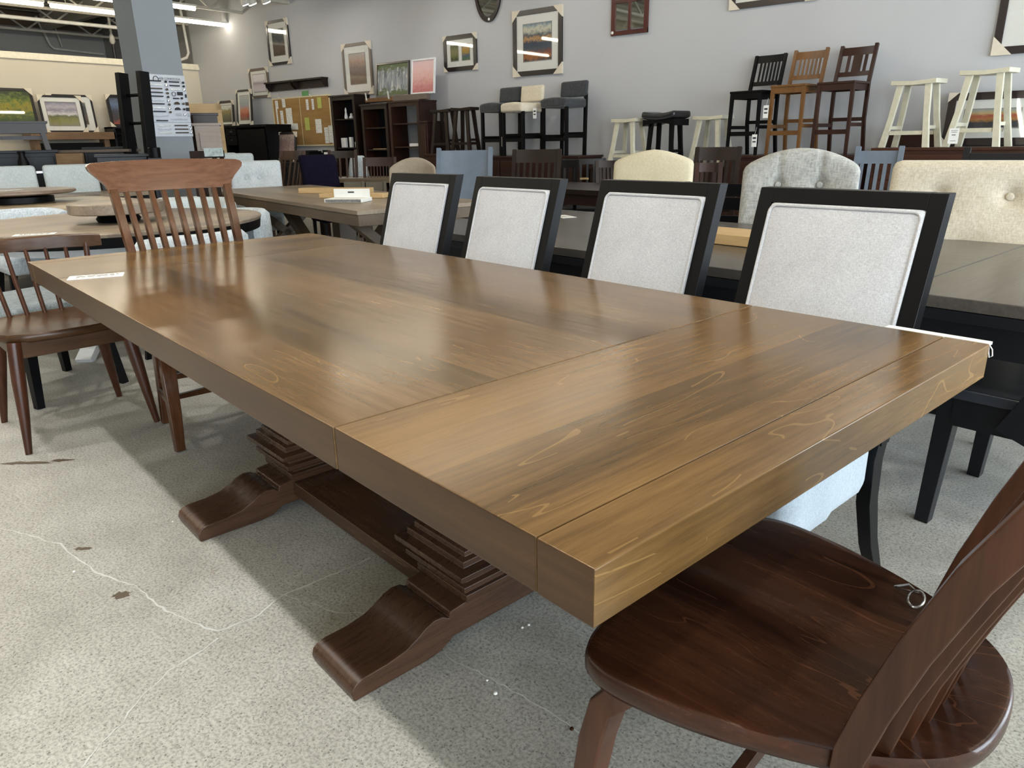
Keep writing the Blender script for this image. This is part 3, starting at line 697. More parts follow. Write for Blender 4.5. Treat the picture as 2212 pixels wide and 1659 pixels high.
def cabinet(label, x0, x1, y0, y1, z1, mat, cols=2, rows=1, pull=None, z0=0, name='sideboard', cat='cabinet', front='y', doors=False, top=.03, group=None, legs=.0):
    w, d = x1-x0, y1-y0
    t = thing(name, label, cat, ((x0+x1)/2, (y0+y1)/2, z0), 0, group); H = z1 - z0
    MB().box(-w/2+.01, w/2-.01, -d/2+.02, d/2, legs, H-top).build('body', mat, t, .003)
    MB().box(-w/2-.015, w/2+.015, -d/2, d/2, H-top, H).build('top', mat, t, .004)
    pm = pull or M['ink']; dy = -d/2
    for i in range(cols):
        for j in range(rows):
            a0 = -w/2+.03 + (w-.06)*i/cols; a1 = -w/2+.03 + (w-.06)*(i+1)/cols; b0 = legs+.04 + (H-top-legs-.07)*j/rows; b1 = legs+.04 + (H-top-legs-.07)*(j+1)/rows
            dd = MB().box(a0+.012, a1-.012, dy+.004, dy+.024, b0+.01, b1-.012).build('door' if doors else 'drawer', mat, t, .003)
            MB().box((a0+a1)/2-.05, (a0+a1)/2+.05, dy-.016, dy-.008, (b0+b1)/2-.012, (b0+b1)/2+.012).box((a0+a1)/2-.045, (a0+a1)/2-.037, dy-.01, dy+.006, (b0+b1)/2-.01, (b0+b1)/2+.01).box((a0+a1)/2+.037, (a0+a1)/2+.045, dy-.01, dy+.006, (b0+b1)/2-.01, (b0+b1)/2+.01).build('handle', pm, dd)
    if legs:
        for sx in (-1, 1):
            for sy in (-1, 1): MB().box(sx*(w/2-.04)-.025, sx*(w/2-.04)+.025, sy*(d/2-.05)-.025, sy*(d/2-.05)+.025, 0, legs).build('leg', mat, t)
    return t
def bookcase(label, x0, x1, y0, y1, z1, mat, shelves, back=True, z0=0, mato=None):
    w, d = x1-x0, y1-y0; t = thing('bookcase', label, 'bookcase', ((x0+x1)/2, (y0+y1)/2, z0), 0)
    m2 = mato or mat
    for sx in (-1, 1):
        MB().box(sx*w/2-.014-.01*sx*0, sx*w/2+.014, -d/2, d/2, 0, z1-z0-.03).build('side_panel', m2, t)
        MB().box(sx*(w/2-.025)-.03, sx*(w/2-.025)+.03, -d/2-.012, -d/2, 0, z1-z0-.03).build('stile', mat, t)
    MB().box(-w/2-.03, w/2+.03, -d/2-.03, d/2, z1-z0-.03, z1-z0).build('top', mat, t, .003)
    MB().box(-w/2+.03, w/2-.03, -d/2-.01, -d/2, z1-z0-.09, z1-z0-.03).build('rail', mat, t)
    for z in shelves: MB().box(-w/2+.01, w/2-.01, -d/2+.01, d/2-.01, z-z0-.02, z-z0).build('shelf', mat, t)
    if back: MB().box(-w/2, w/2, d/2-.012, d/2, 0, z1-z0-.03).build('back_panel', M['blackwood'], t)
    return t
def picture(label, x0, x1, z0, z1, frame, img, y=WALL, fw=.05, mat=.0, depth=.03, corners=True, lean=0, side=None, arts=1, glass=True, cat='framed picture', name='framed_picture', group=None, border=None):
    w, h = x1-x0, z1-z0
    t = thing(name, label, cat, ((x0+x1)/2, y-.004, z0), 0, group)
    if side: t.location = side[0]; t.rotation_euler = (0, 0, side[1])
    S = Matrix.Rotation(-lean, 4, 'X')
    def bx(a0, a1, b0, b1, y0, y1, nm, m): return MB().box(a0, a1, y0, y1, b0, b1, S).build(nm, m, t)
    f = MB().box(-w/2, w/2, -depth, 0, 0, fw, S).box(-w/2, w/2, -depth, 0, h-fw, h, S).box(-w/2, -w/2+fw, -depth, 0, fw, h-fw, S).box(w/2-fw, w/2, -depth, 0, fw, h-fw, S)
    f.build('frame', frame, t, .002)
    iw, ih = w-2*fw, h-2*fw
    if mat:
        bx(-iw/2, iw/2, fw, h-fw, -.014, -.008, 'mat_board', M['matboard'])
        n = arts; aw = (iw - mat*(n+1))/n
        for k in range(n):
            a = -iw/2 + mat + k*(aw+mat); im = img[k] if isinstance(img, (list, tuple)) else img
            bx(a-.012, a+aw+.012, fw+mat*1.05-.012, h-fw-mat+.012, -.016, -.0141, 'inner_mat', M['inner'])
            bx(a, a+aw, fw+mat*1.05, h-fw-mat, -.018, -.0161, 'artwork', im)
    else: bx(-iw/2, iw/2, fw, h-fw, -.016, -.008, 'artwork', img)
    if glass: bx(-iw/2+.001, iw/2-.001, fw+.001, h-fw-.001, -.022, -.0205, 'glass_pane', M['glass'])
    if corners:
        c = min(w, h)*.17
        for sx in (-1, 1):
            for cz, sz in ((0, 1), (h, -1)):
                MB().prism([(sx*(w/2+.006), cz-sz*.006), (sx*(w/2-c), cz-sz*.006), (sx*(w/2+.006), cz+sz*c)], -depth-.006, .001, 'y', M=S).build('corner_protector', M['cardboard'], t)
    return t
M['inner'] = plain('inner_mat', '#8f8d86', .8)
def blade(name, label, cat, mat, x, y, z, sx, sy, sz, rz=0, tilt=(0, 0), group=None, bev=.004, roll=0):
    o = MB().box(-sx/2, sx/2, -sy/2, sy/2, 0, sz).build(name, mat, None, bev); o.location = (x, y, z); o.rotation_euler = (R(tilt[0]), R(tilt[1]), R(rz))
    return tag(o, label, cat, group)

# ------------------------------------------------------------ black table and chairs behind the pale chairs
BT = R(80.29)
t = thing('long_dining_table', 'long black table with charcoal top behind the row of pale chairs', 'table', T(-.15, 1.74), BT)
for y0, y1 in ((0, .545), (.547, 3.2)):
    MB().box(0, 1.28, y0, y1, .71, .745).build('tabletop', wood('charcoal_top_%d' % int(y1*10), '#3a3631', '#59534d', None, .25, 'x' if y1 < 1 else 'y', 0, .3), t, .003)
MB().box(.003, .03, 0, 3.2, .677, .708).build('edge_band', M['blackwood'], t)
MB().box(.05, 1.23, .04, 3.15, .58, .69).build('apron', M['blackwood'], t)
for x in (.1, 1.18):
    for y in (.75, 3.08): MB().sweep([(x, y, .6), (x, y, 0)], [(.09,.09),(.06,.06)]).build('leg', M['blackwood'], t)
o = blade('pine_board', 'pale pine board sample lying on the black table between the two nearest pale chairs', 'board', M['pine'], *(T(1.08, 2.28)), .745, .42, .2, .045, 170) if False else None
P = gz(1575, 522, .745); blade('pine_board', 'pale pine board sample lying on the black table between the two nearest pale chairs', 'board', M['pine'], P.x, P.y, .746, .36, .22, .045, 168)
P = gz(1218, 468, .745); card('price_tag', 'white paper tag lying on the charcoal table between two pale chairs', .16, .09, (P.x, P.y, .7455), R(150))
# black side chair at the end of the black table, seat facing along it
t = thing('black_side_chair', 'black wooden side chair with flat seat tucked under the black table, at the right edge', 'chair', T(.02, 2.11), R(80.29))
MB().box(-.28, .3, -.25, .24, .43, .465).build('seat', M['greyseat'] if 'greyseat' in M else plain('black_seat', '#2a2d33', .28), t, .006)
for sx in (-1, 1):
    MB().box(sx*.25-.02, sx*.25+.02, -.2, .2, .345, .43).build('apron', M['blackwood'], t)
    MB().sweep([(sx*.235, .215, .43), (sx*.24, .235, 0)], [(.06,.055),(.045,.04)]).build('leg', M['blackwood'], t, .002)
    MB().sweep([(sx*.24, -.22, .43), (sx*.25, -.27, 0)], [(.05,.05),(.04,.04)]).build('leg', M['blackwood'], t, .002)
    MB().sweep([(sx*.285, -.0, .345), (sx*.285, -.045, .46), (sx*.285, -.17, .8), (sx*.285, -.24, 1.02)], [(.04,.17),(.04,.15),(.04,.09),(.04,.06)]).build('back_post', M['blackwood'], t, .002)
MB().box(-.22, .22, .19, .21, .36, .43).build('apron', M['blackwood'], t)
MB().sweep([(-.27, -.225, .97), (.27, -.225, .97)], (.09, .02), (0, 0, 1)).build('crest_rail', M['blackwood'], t)
for x in (-.15, -.05, .05, .15): MB().sweep([(x, -.06, .465), (x, -.215, .93)], (.03, .012)).build('slat', M['blackwood'], t)

# ------------------------------------------------------------ chairs beyond the black table
W_ = 260
padded_chair('square backed cream linen chair with round buttons at the right edge', 2098, 347, 3.72, 272, .60, M['cream'], M['black'], 'sq', [(-.16, .17), (.1, .17), (-.03, -.06), (.2, -.06)], n=34, rake=.2)
padded_chair('silver grey chair with arched deeply tufted back, behind the nearest pale chair', 1733, 320, 4.15, cf(1733, -4), .565, M['silver'], M['black'], 'arch', [(-.1, .16), (.1, .16)], n=36)
padded_chair('ivory camelback upholstered chair behind the second pale chair', 1413, 323, 6.0, cf(1413, -10), .61, M['ivory'], M['dkbrown'], 'camel', rake=.12, thick=.12)
padded_chair('beige chair with rolled wing back beyond the farthest pale chairs', 893, 340, 7.4, cf(893, -12), .45, M['beige'], M['dkbrown'], 'arch', wing=True)
slat_side_chair('blue grey daylight tinted chair with solid curved back panel', 1000, 325, 6.45, cf(1000, -14), .49, M['greychair'], solid=True, posts_up=.02, name='panel_back_chair')
slat_side_chair('dark brown slat chair with wide curved crest, behind the gap right of the blue chair', 1157, 323, 7.2, cf(1157, -14), .48, M['dkbrown'], 7, .12, matz=M['dkbrownz'])
slat_side_chair('small dark slat chair with shiny crest, right of the wide crested brown chair', 1226, 346, 8.2, cf(1226, -12), .24, M['black'], 3, .08, curve=.01)
slat_side_chair('black chair with broad dipped crest behind two smaller dark chairs', 1262, 343, 8.8, cf(1262), .50, M['blackwood'], 6, .06, curve=-.04)
slat_side_chair('small dark brown slat chair left of the ivory camelback', 1311, 347, 8.0, cf(1311, 10), .24, M['dkbrown'], 4, .07, matz=M['dkbrownz'])
slat_side_chair('dark brown chair with tall flared crest right of the ivory camelback', 1549, 318, 6.8, cf(1549, -14), .40, M['dkbrown'], 6, .11, curve=.05, matz=M['dkbrownz'])
slat_side_chair('small reddish brown chair in front of the flared crest chair', 1532, 352, 6.2, cf(1532), .22, M['red'], 2, .07, matz=M['red'])
slat_side_chair('blue grey slat chair with tall posts, right of the tufted silver chair', 1898, 326, 6.2, cf(1898, -8), .33, M['greychair'], 5, .09, posts_up=.03, curve=.01)
slat_side_chair('black chair top with thick post behind the cream buttoned chair', 2185, 331, 5.2, cf(2175, -8), .5, M['blackwood'], 4, .08, posts_up=.03, curve=.01)
loc, rz, H = facing(1563, 393, 4.9, cf(1563,-8), .27)
t = thing('ladder_back_chair', 'black ladder back chair between the ivory and silver chairs', 'chair', loc, rz)
for sx in (-1, 1): MB().sweep([(sx*.22, -.2, 0), (sx*.22, -.2, .45), (sx*.22, -.27, H)], (.035, .035)).build('back_post', M['black'], t); MB().sweep([(sx*.2, .2, .44), (sx*.2, .2, 0)], (.035, .035)).build('leg', M['black'], t)
for z in (.56, .67, .78, H-.05): MB().sweep([(-.21, -.2-.15*(z-.45), z), (0, -.23-.15*(z-.45), z), (.21, -.2-.15*(z-.45), z)], (.075, .014), (0, 0, 1)).build('rung', M['black'], t)
MB().box(-.23, .23, -.2, .22, .42, .45).build('seat', M['black'], t)
# small table seen through the gap, dark
t = thing('dark_dining_table', 'dark shiny table with a set of small chairs, seen past the second pale chair', 'table', gz(1250, 402, .76).to_2d().to_3d(), R(-10))
MB().box(-1.0, .9, -.4, .5, .72, .76).build('tabletop', M['dkbrown'], t); MB().box(-.9, .8, -.33, .43, .62, .72).build('apron', M['midbrown'], t)
legs4(t, 1.7, .8, .62, M['dkbrown'], .06, .05)
P = gz(1262, 388, .76); blade('wood_sample', 'small pale wood sample on the dark shiny table', 'sample', M['pine'], P.x, P.y, .76, .09, .05, .02, 20)

# ------------------------------------------------------------ wall row: cabinets with stools and bar chairs standing on them
cabinet('long mission oak sideboard with dark pulls along the wall at right', -2.12, 1.6, 9.0, 9.55, 1.035, M['mission'], 4, 3, name='mission_sideboard', legs=.1)
blade('back_board', 'mission oak upstand board behind the left white stool', 'board', M['mission'], -1.85, 9.6, 1.035, .55, .03, .13, 0)
cabinet('dark brown chest under the three tall slat bar chairs', -3.78, -2.2, 8.9, 9.55, .965, M['midbrown'], 2, 3, name='chest_of_drawers')
cabinet('dark low cabinet under the black cushioned stool', -5.75, -3.85, 8.95, 9.55, .82, M['dkbrown'], 3, 2, name='low_cabinet')
cabinet('dark brown console cabinet under the upholstered bar stools', -8.05, -5.9, 8.9, 9.55, .965, M['midbrown'], 3, 2, name='console_cabinet')
cabinet('brown cabinet under the two dark backless stools', -8.98, -8.1, 8.95, 9.55, 1.0, M['red'], 1, 2, name='small_cabinet')
gw = 'painted saddle stools'
stool('shorter cream saddle stool standing on the mission sideboard', -1.80, 9.22, 1.035, .68, -15, M['white_paint'], .47, .25, .09)
s = stool('taller cream saddle stool with a hanging price tag on the mission sideboard', -1.17, 9.2, 1.035, .74, -15, M['white_paint'], .46, .25, .1)
tg = MB().box(-.045, .045, -.002, .002, -.15, 0).build('price_tag', M['paper']); tg.location = (-1.36, 8.98, 1.22); tag(tg, 'white price tag tied to the taller cream saddle stool', 'price tag')
pr = MB()
for z, w in ((-.02, .06), (-.035, .05), (-.06, .035), (-.065, .035), (-.12, .05)): pr.box(-w/2, w/2, -.0025, -.002, z-.004, z)
pr.build('print', M['ink'], tg); MB().tube([(0, 0, 0), (-.03, .01, .06), (0, .02, .09), (.03, .01, .06), (0, 0, 0)], .0012, 5).build('string', M['paper'], tg)
stool('cream saddle stool left of the black cushioned stool', -5.3, 9.25, .82, .62, -14, M['white_paint'], .46, .25, .09)
stool('cream saddle stool half hidden right of the black cushioned stool', -4.13, 9.33, .82, .62, -14, M['white_paint'], .46, .25, .09)
stool('black saddle stool with padded leather top and nailhead trim', -4.72, 9.18, .82, .66, -10, M['black'], .5, .24, .04, padded=M['leather'] if 'leather' in M else plain('black_leather', '#1b1b1e', .35))
stool('dark brown backless saddle stool, left of the pair', -8.76, 9.25, 1.0, .69, 3, M['dkbrownz'], .4, .24, .07)
stool('dark brown backless saddle stool, right of the pair', -8.3, 9.25, 1.0, .70, 3, M['dkbrownz'], .4, .24, .07)
bar_stool('slate grey nailhead bar stool left of the cream one', -7.56, 9.26, .965, 172, M['slate'])
bar_stool('cream upholstered bar stool standing between two slate grey ones', -7.03, 9.12, .965, 172, M['cream'], H=.97, sh=.72)
bar_stool('slate grey nailhead bar stool right of the cream one', -6.38, 9.26, .965, 172, M['slate'], H=1.0, sh=.76, w=.5)
bar_chair('black slat back bar chair, first of the three tall ones', -3.58, 9.25, .965, 170, M['black'], ears=0, sh=.73)
bar_chair('golden oak slat back bar chair between the black and the red brown one', -3.08, 9.22, .965, 172, M['oak'])
bar_chair('red brown bar chair with one wide centre splat', -2.55, 9.2, .965, 172, M['red'], True)
for x, y, z, l in ((-3.33, 8.98, 1.52, 'white price tag hanging from the black bar chair seat'), (-3.42, 8.93, 1.2, 'white price tag hanging below the golden oak bar chair'), (-7.3, 8.98, 1.24, 'white price tag hanging low between the grey and cream bar stools'), (-6.72, 9.0, 1.62, 'small white tag hanging under the cream bar stool seat')):
    tg = MB().box(-.03, .03, -.002, .002, -.14, 0).build('price_tag', M['paper']); tg.location = (x, y, z); tag(tg, l, 'price tag')
    MB().box(-.02, .02, -.0026, -.002, -.05, -.03).box(-.02, .02, -.0026, -.002, -.09, -.075).build('print', M['ink'], tg)
    MB().tube([(0, 0, 0), (.01, .02, .08)], .0012, 5).build('string', M['paper'], tg)

# bookcases
bookcase('dark brown tall bookcase with white figurines, beside the cork board', -11.62, -10.95, 9.25, 9.6, 2.03, M['dkbrown'], (1.12, 1.62, .6))
bookcase('grey brown framed bookcase under the birch tree picture', -10.72, -10.06, 9.2, 9.6, 1.84, M['dkbrown'], (1.08, 1.45, .6), mato=M['midbrown'])
bookcase('open reddish brown bookcase without back under the pink picture', -10.0, -9.27, 9.2, 9.6, 1.86, M['midbrown'], (1.12, 1.5, .6), back=False, mato=M['midbrown'])
cabinet('narrow reddish brown cabinet beside the open bookcase', -9.22, -9.02, 9.1, 9.55, 1.52, M['red'], 1, 1, doors=True, name='side_cabinet')
figs = [(-11.35, 1.62, .035, .2, 'white standing figurine on the upper shelf of the tall bookcase'), (-11.2, 1.62, .05, .1, 'white rounded figurine beside the standing one')]
for x, z, r, h_, l in figs:
    o = MB().lathe([(r*.8, 0), (r, h_*.15), (r*.7, h_*.4), (r*.45, h_*.6), (r*.55, h_*.75), (r*.3, h_*.92), (.004, h_)]).build('figurine', M['white']); o.location = (x, 9.36, z); tag(o, l, 'figurine')
for x, w_, h_, l in ((-11.45, .13, .17, 'white framed card on the lower shelf of the tall bookcase'), (-11.25, .07, .18, 'narrow white box on the lower shelf of the tall bookcase')):
    blade('display_card', l, 'display card', M['white'], x, 9.35, 1.12, w_, .05, h_)
o = MB().lathe([(.03, 0), (.035, .08), (.02, .11), (.012, .14), (.012, .18)]).build('bottle', M['white']); o.location = (-11.1, 9.35, 1.12); tag(o, 'small white bottle at the right end of the lower bookcase shelf', 'bottle')
blade('brochure_stack', 'stack of pale brochures on the shelf of the open bookcase', 'brochures', M['paper'], -9.45, 9.35, 1.12, .3, .2, .05, 5)
for k, (x, w_) in enumerate(((-10.5, .1), (-10.35, .14), (-10.25, .08))): blade('sample_chip', 'small tan wood sample on the middle bookcase shelf', 'sample', M['pine'], x, 9.28, 1.08, w_, .06, .012, group='tan wood samples on the bookcase')
blade('brown_slab', 'brown wood slab lying on top of the bookcases, under the birch picture', 'board', wood('slab_brown', '#5a3d22', '#7f5a34'), -10.3, 9.35, 1.87, .72, .22, .07, 0, bev=.01)
blade('grey_slab', 'long grey brown board leaning on the open bookcase in front of the pink picture', 'board', M['frame_taupe'], -9.55, 9.3, 1.865, .82, .1, .09, 0)
for x, l in ((-10.52, 'white tag on the brown wood slab'), (-9.95, 'white tag on the grey brown board')): blade('shelf_tag', l, 'price tag', M['paper'], x, 9.16, 1.9, .035, .004, .13, 0, (20, 15), bev=0)

# ------------------------------------------------------------ pictures
A = {}
A['dark'] = art('art_dark_wood', [(0, '#4a3f33'), (.3, '#6a5648'), (.55, '#4c5554'), (.8, '#3b3f42'), (1, '#77786f')], 9, .4)
A['lilac'] = art('art_lilac_street', [(0, '#c9c4cb'), (.4, '#b8aebb'), (.5, '#8d7f86'), (.62, '#d5d2d6'), (1, '#dddbdd')], 7, .15)
A['autumn'] = art('art_autumn_haze', [(0, '#6a5440'), (.3, '#7d6a5c'), (.55, '#8c7d78'), (.75, '#b59a86'), (1, '#b4aca6')], 6, .25)
A['birch'] = art('art_birch', [(0, '#3f4a3a'), (.2, '#55605a'), (.42, '#8d9296'), (.58, '#b9bbbf'), (.7, '#7c7f78'), (1, '#6d7358')], 9, .3, streak=(3, 1, .35))
def trunks(name):
    m, nt, b = newmat(name, .6, .3); t = nt.nodes.new('ShaderNodeTexCoord')
    mp = nt.nodes.new('ShaderNodeMapping'); nt.links.new(t.outputs['Generated'], mp.inputs[0]); mp.inputs['Scale'].default_value = (11, 1, .7)
    a = noise(nt, mp.outputs[0], 1.6, 4, .7, .3); c = noise(nt, t.outputs['Generated'], 8, 5, .7)
    col = ramp(nt, [(.34, '#5b6064'), (.47, '#8f9498'), (.56, '#9da0a4'), (.61, '#d2d0c6'), (.72, '#c8c6ba')], a)
    sp = nt.nodes.new('ShaderNodeSeparateXYZ'); nt.links.new(t.outputs['Generated'], sp.inputs[0])
    f = math_(nt, 'ADD', sp.outputs[2], math_(nt, 'MULTIPLY', math_(nt, 'SUBTRACT', c, .5), .9))
    leaf = ramp(nt, [(.12, (1,1,1,1)), (.2, (0,0,0,1)), (.72, (0,0,0,1)), (.9, (1,1,1,1))], f)
    nt.links.new(mixc(nt, col, srgb('#5f6a48'), leaf), b.inputs['Base Color']); return m
A['birch'] = trunks('art_birch_trunks')
A['pink'] = art('art_pink', [(0, '#b76f70'), (.25, '#c98d88'), (.5, '#d8aca4'), (.75, '#dcb7b4'), (1, '#d6b9bb')], 10, .3)
A['green'] = art('art_green_gold', [(0, '#3c4430'), (.4, '#7a7b4d'), (.6, '#8a8560'), (1, '#5e6349')], 9, .4)
A['gold'] = art('art_gold_tree', [(0, '#5f7a4a'), (.3, '#475a72'), (.5, '#a98a3f'), (.75, '#b68f4e'), (1, '#8f9d9a')], 8, .35)
A['canoe'] = art('art_lake_dusk', [(0, '#4a3f3a'), (.12, '#a06a3c'), (.22, '#7d4a3a'), (.32, '#4d545c'), (.5, '#3a4656'), (.6, '#b58c5a'), (.68, '#3e4b5a'), (.85, '#c9c6b0'), (1, '#6d8596')], 7, .17)
A['mount'] = art('art_mountain', [(0, '#8d8a72'), (.2, '#8c8a4e'), (.4, '#6b6c50'), (.5, '#d6d2d2'), (.65, '#8d8a96'), (.8, '#b6b0b6'), (1, '#7f7f8e')], 5, .16)
A['flow'] = art('art_yellow_flowers', [(0, '#3e4a2c'), (.35, '#56663a'), (.6, '#9c8f3a'), (.75, '#6a7a3c'), (1, '#3a4230')], 9, .45)
A['blue'] = art('art_dark_forest', [(0, '#9a4a32'), (.2, '#3c3034'), (.5, '#2e2f3a'), (.75, '#5b6d8a'), (1, '#3d4450')], 7, .25)
A['redf'] = art('art_red_autumn', [(0, '#3a3a40'), (.3, '#2e3238'), (.45, '#a8763a'), (.65, '#a4483a'), (.8, '#b9a06a'), (1, '#8d9a9c')], 8, .2)
A['sunset'] = art('art_sunset', [(0, '#5f4238'), (.3, '#403a3e'), (.5, '#5c6878'), (.65, '#c9825a'), (.85, '#dba070'), (1, '#54606e')], 7, .3)
A['redpeople'] = art('art_red_figures', [(0, '#8a6a58'), (.2, '#a8503c'), (.4, '#c07858'), (.6, '#8f98a0'), (1, '#a9aeae')], 8, .3)
A['gorge'] = art('art_green_gorge', [(0, '#4a4a34'), (.4, '#6e6a44'), (.65, '#8c7a3e'), (.85, '#c8ccc4'), (1, '#d8dad2')], 5, .3)
A['stripe'] = art('art_spines', [(0, '#c9b9ae'), (.3, '#8a6f6e'), (.5, '#b08f8c'), (.7, '#4a4648'), (1, '#b9a79c')], 14, 1.2, streak=(4, 1, .05))
FB, FP, FT = M['frame_black'], M['frame_plum'], M['frame_taupe']
picture('tall black framed picture hung highest on the left part of the wall', -14.0, -13.28, 2.73, 3.55, FB, A['dark'], mat=.12)
picture('pale lilac print in taupe frame hung above the cork board', -14.8, -14.12, 2.14, 2.72, FT, A['lilac'], mat=.07)
picture('tall taupe framed autumn print reflecting two tube lights, above the dark bookcase', -11.7, -10.9, 2.05, 2.93, FT, A['autumn'], mat=.13)
picture('black framed pair of small prints side by side in one mat', -9.1, -8.38, 2.29, 2.83, FB, [A['green'], A['gold']], mat=.09, arts=2, fw=.065)
picture('large black framed lake scene with boat colours and card corners', -7.63, -6.71, 2.125, 3.04, FB, A['canoe'], mat=.13, fw=.07)
picture('dark cherry frame cut by the top edge above the bar chairs', -4.16, -3.1, 2.685, 3.5, FP, A['sunset'], mat=.16, fw=.07)
picture('large dark cherry framed picture at the upper right corner', -1.24, .1, 1.94, 3.0, FP, A['sunset'], mat=.2, fw=.075)
picture('dark cherry frame with two sunset prints leaning behind the taller cream stool', -1.55, -.1, 1.04, 1.58, FP, [A['redf'], A['sunset']], y=WALL-.16, mat=.10, fw=.075, lean=R(8), arts=2)
picture('birch forest canvas standing on the bookcases', -10.44, -9.62, 1.94, 2.5, FB, A['birch'], y=WALL-.36, fw=.03, lean=R(6), corners=False, glass=False)
picture('pink abstract print in white frame at the right end of the bookcases', -9.58, -9.03, 1.95, 2.5, M['white'], A['pink'], y=WALL-.34, fw=.028, lean=R(6), corners=False, glass=False)
picture('small green landscape leaning on the black desk hutch, left', -15.7, -15.12, 1.585, 2.12, FB, A['gorge'], y=WALL-.3, mat=.05, lean=R(5))
picture('tall print with red figures leaning on the black desk hutch', -15.02, -14.46, 1.585, 2.31, FB, A['redpeople'], y=WALL-.28, mat=.08, lean=R(5), fw=.04)
picture('framed print of vertical stripes leaning below the cork board', -13.45, -12.85, .87, 1.43, FB, A['stripe'], y=WALL-.45, lean=R(8), fw=.04)
# oval mirror and paned mirror
t = thing('oval_mirror', 'dark framed oval mirror cut by the top edge of the picture', 'mirror', (-8.11, WALL-.01, 3.43))
rr = []
for r0, y_ in ((1.0, 0), (1.0, -.03), (.84, -.03), (.84, -.012)):
    rr.append([(.27*r0*math.cos(2*PI*i/40), y_, .48*r0*math.sin(2*PI*i/40)) for i in range(40)])
MB().rings(rr, caps=False).build('frame', M['dkbrown'], t); MB().add([(.23*math.cos(2*PI*i/40), -.013, .41*math.sin(2*PI*i/40)) for i in range(40)], [tuple(range(40))[::-1]]).build('mirror_glass', M['mirror'], t)
MB().lathe([(.02, 0), (.02, .003)], M=Matrix.Translation((.02, -.031, -.44)) @ Matrix.Rotation(R(90), 4, 'X')).build('sticker', M['paper'], t)
t = thing('paned_mirror', 'red brown window style mirror with square panes at the top edge', 'mirror', (-5.59, WALL-.01, 2.545))
f = MB(); w = .57
for x in (-w/2+.03, 0, w/2-.03): f.box(x-(.03 if x else .018), x+(.03 if x else .018), -.03, 0, 0, 1.2)
for z in (.035, .42, .8, 1.17): f.box(-w/2, w/2, -.031, 0, z-(.035 if z < .1 else .02), z+.02)
f.build('frame', M['red'] if False else wood('mahogany', '#3a1812', '#5f2c22', None, .35, 'z', 0, .3), t)
for i in range(2):
    for z0, z1 in ((.07, .4), (.44, .78), (.82, 1.15)): MB().box((-w/2+.06, .018)[i], (-.018, w/2-.06)[i], -.012, -.008, z0, z1).build('mirror_pane', M['mirror'], t)
MB().lathe([(.02, 0), (.02, .003)], M=Matrix.Translation((-.26, -.031, .04)) @ Matrix.Rotation(R(90), 4, 'X')).build('sticker', M['paper'], t)

# ------------------------------------------------------------ corner office wall: shelf, cork board, desk
for x0, x1, l in ((-14.1, -13.2, 'dark wooden wall ledge above the cork board, left unit'), (-13.18, -12.2, 'dark wooden wall ledge above the cork board, right unit')):
    t = thing('wall_shelf', l, 'shelf', ((x0+x1)/2, WALL, 2.24)); w = x1-x0
    MB().box(-w/2, w/2, -.16, 0, .14, .17).build('board', M['dkbrown'], t); MB().box(-w/2+.02, w/2-.02, -.03, 0, .0, .14).build('back_rail', M['dkbrown'], t)
    for x in (-w/2+.03, w/2-.03): MB().prism([(0, .14), (-.14, .14), (-.13, .08), (-.04, 0), (0, 0)], x-.015, x+.015, 'x').build('bracket', M['dkbrown'], t)
for i, x in enumerate((-13.75, -12.72)):
    o = MB().lathe([(.02, 0), (.045, .03), (.05, .1), (.03, .14), (.028, .2)]).build('glass_jar', M['glass']); o.location = (x, WALL-.08, 2.04+.0); tag(o, ('clear glass jar hanging at the left under the wall ledge', 'clear glass jar hanging at the right under the wall ledge')[i], 'jar')
t = thing('cork_board', 'wide cork notice board with pale frame on the left part of the wall', 'notice board', (-13.12, WALL, 1.18))
MB().box(-.92, .92, -.03, 0, 0, .9).build('cork', wood('cork', '#8a6a3c', '#b08c58', None, .9, 'x', 0, .2), t)
MB().box(-.95, .95, -.035, 0, .9, .925).box(-.95, .95, -.035, 0, -.025, 0).box(-.95, -.92, -.035, 0, 0, .9).box(.92, .95, -.035, 0, 0, .9).box(-.02, -.008, -.033, 0, 0, .9).build('frame', plain('board_frame', '#d9cfa9', .5), t)
gr = 'notes pinned on the cork board'
ye = plain('yellow_note', '#b9bf62', .7)
notes = [(-.84, .72, .1, .16, 0), (-.60, .74, .11, .16, 0), (-.84, .3, .05, .42, 0), (-.7, .42, .1, .26, 0), (-.5, .42, .2, .3, 0), (-.64, .3, .5, .12, 0), (.2, .66, .08, .2, 0), (.38, .66, .07, .2, 0), (.56, .68, .13, .2, 1), (.1, .28, .15, .24, 1), (.44, .22, .19, .26, 0), (.7, .02, .12, .3, 0), (.83, .03, .13, .32, 0)]
for k, (x, z, w, h, y_) in enumerate(notes):
    o = MB().box(0, w, -.0375, -.0355, 0, h).build('pinned_note', ye if y_ else M['paper']); o.location = (-13.12 + x, WALL, 1.18 + z)
    tag(o, ('yellow paper note pinned on the right half of the cork board' if y_ else ('white printed sheet pinned on the right half of the cork board' if x > 0 else 'white printed sheet pinned on the left half of the cork board')), 'note', 'yellow notes on the cork board' if y_ else ('white sheets on the right of the cork board' if x > 0 else 'white sheets on the left of the cork board'))
    if not y_ and w < .6:
        p_ = MB(); random.seed(k)
        for i in range(int(h/.035)):
            for j in range(int(w/.04)+1):
                if random.random() < .75 and .01+j*.04+.02 < w: p_.box(.01+j*.04, .01+j*.04+random.uniform(.01, .022), -.0383, -.0376, .015+i*.035, .024+i*.035)
        p_.build('print', M['ink'] if k % 2 else M['inner'], o)
blade('green_sign', 'small green edged sign under the wall ledge', 'sign', plain('green_sign', '#5e9a5e', .6), -12.95, WALL-.01, 2.1, .2, .01, .1, bev=0)
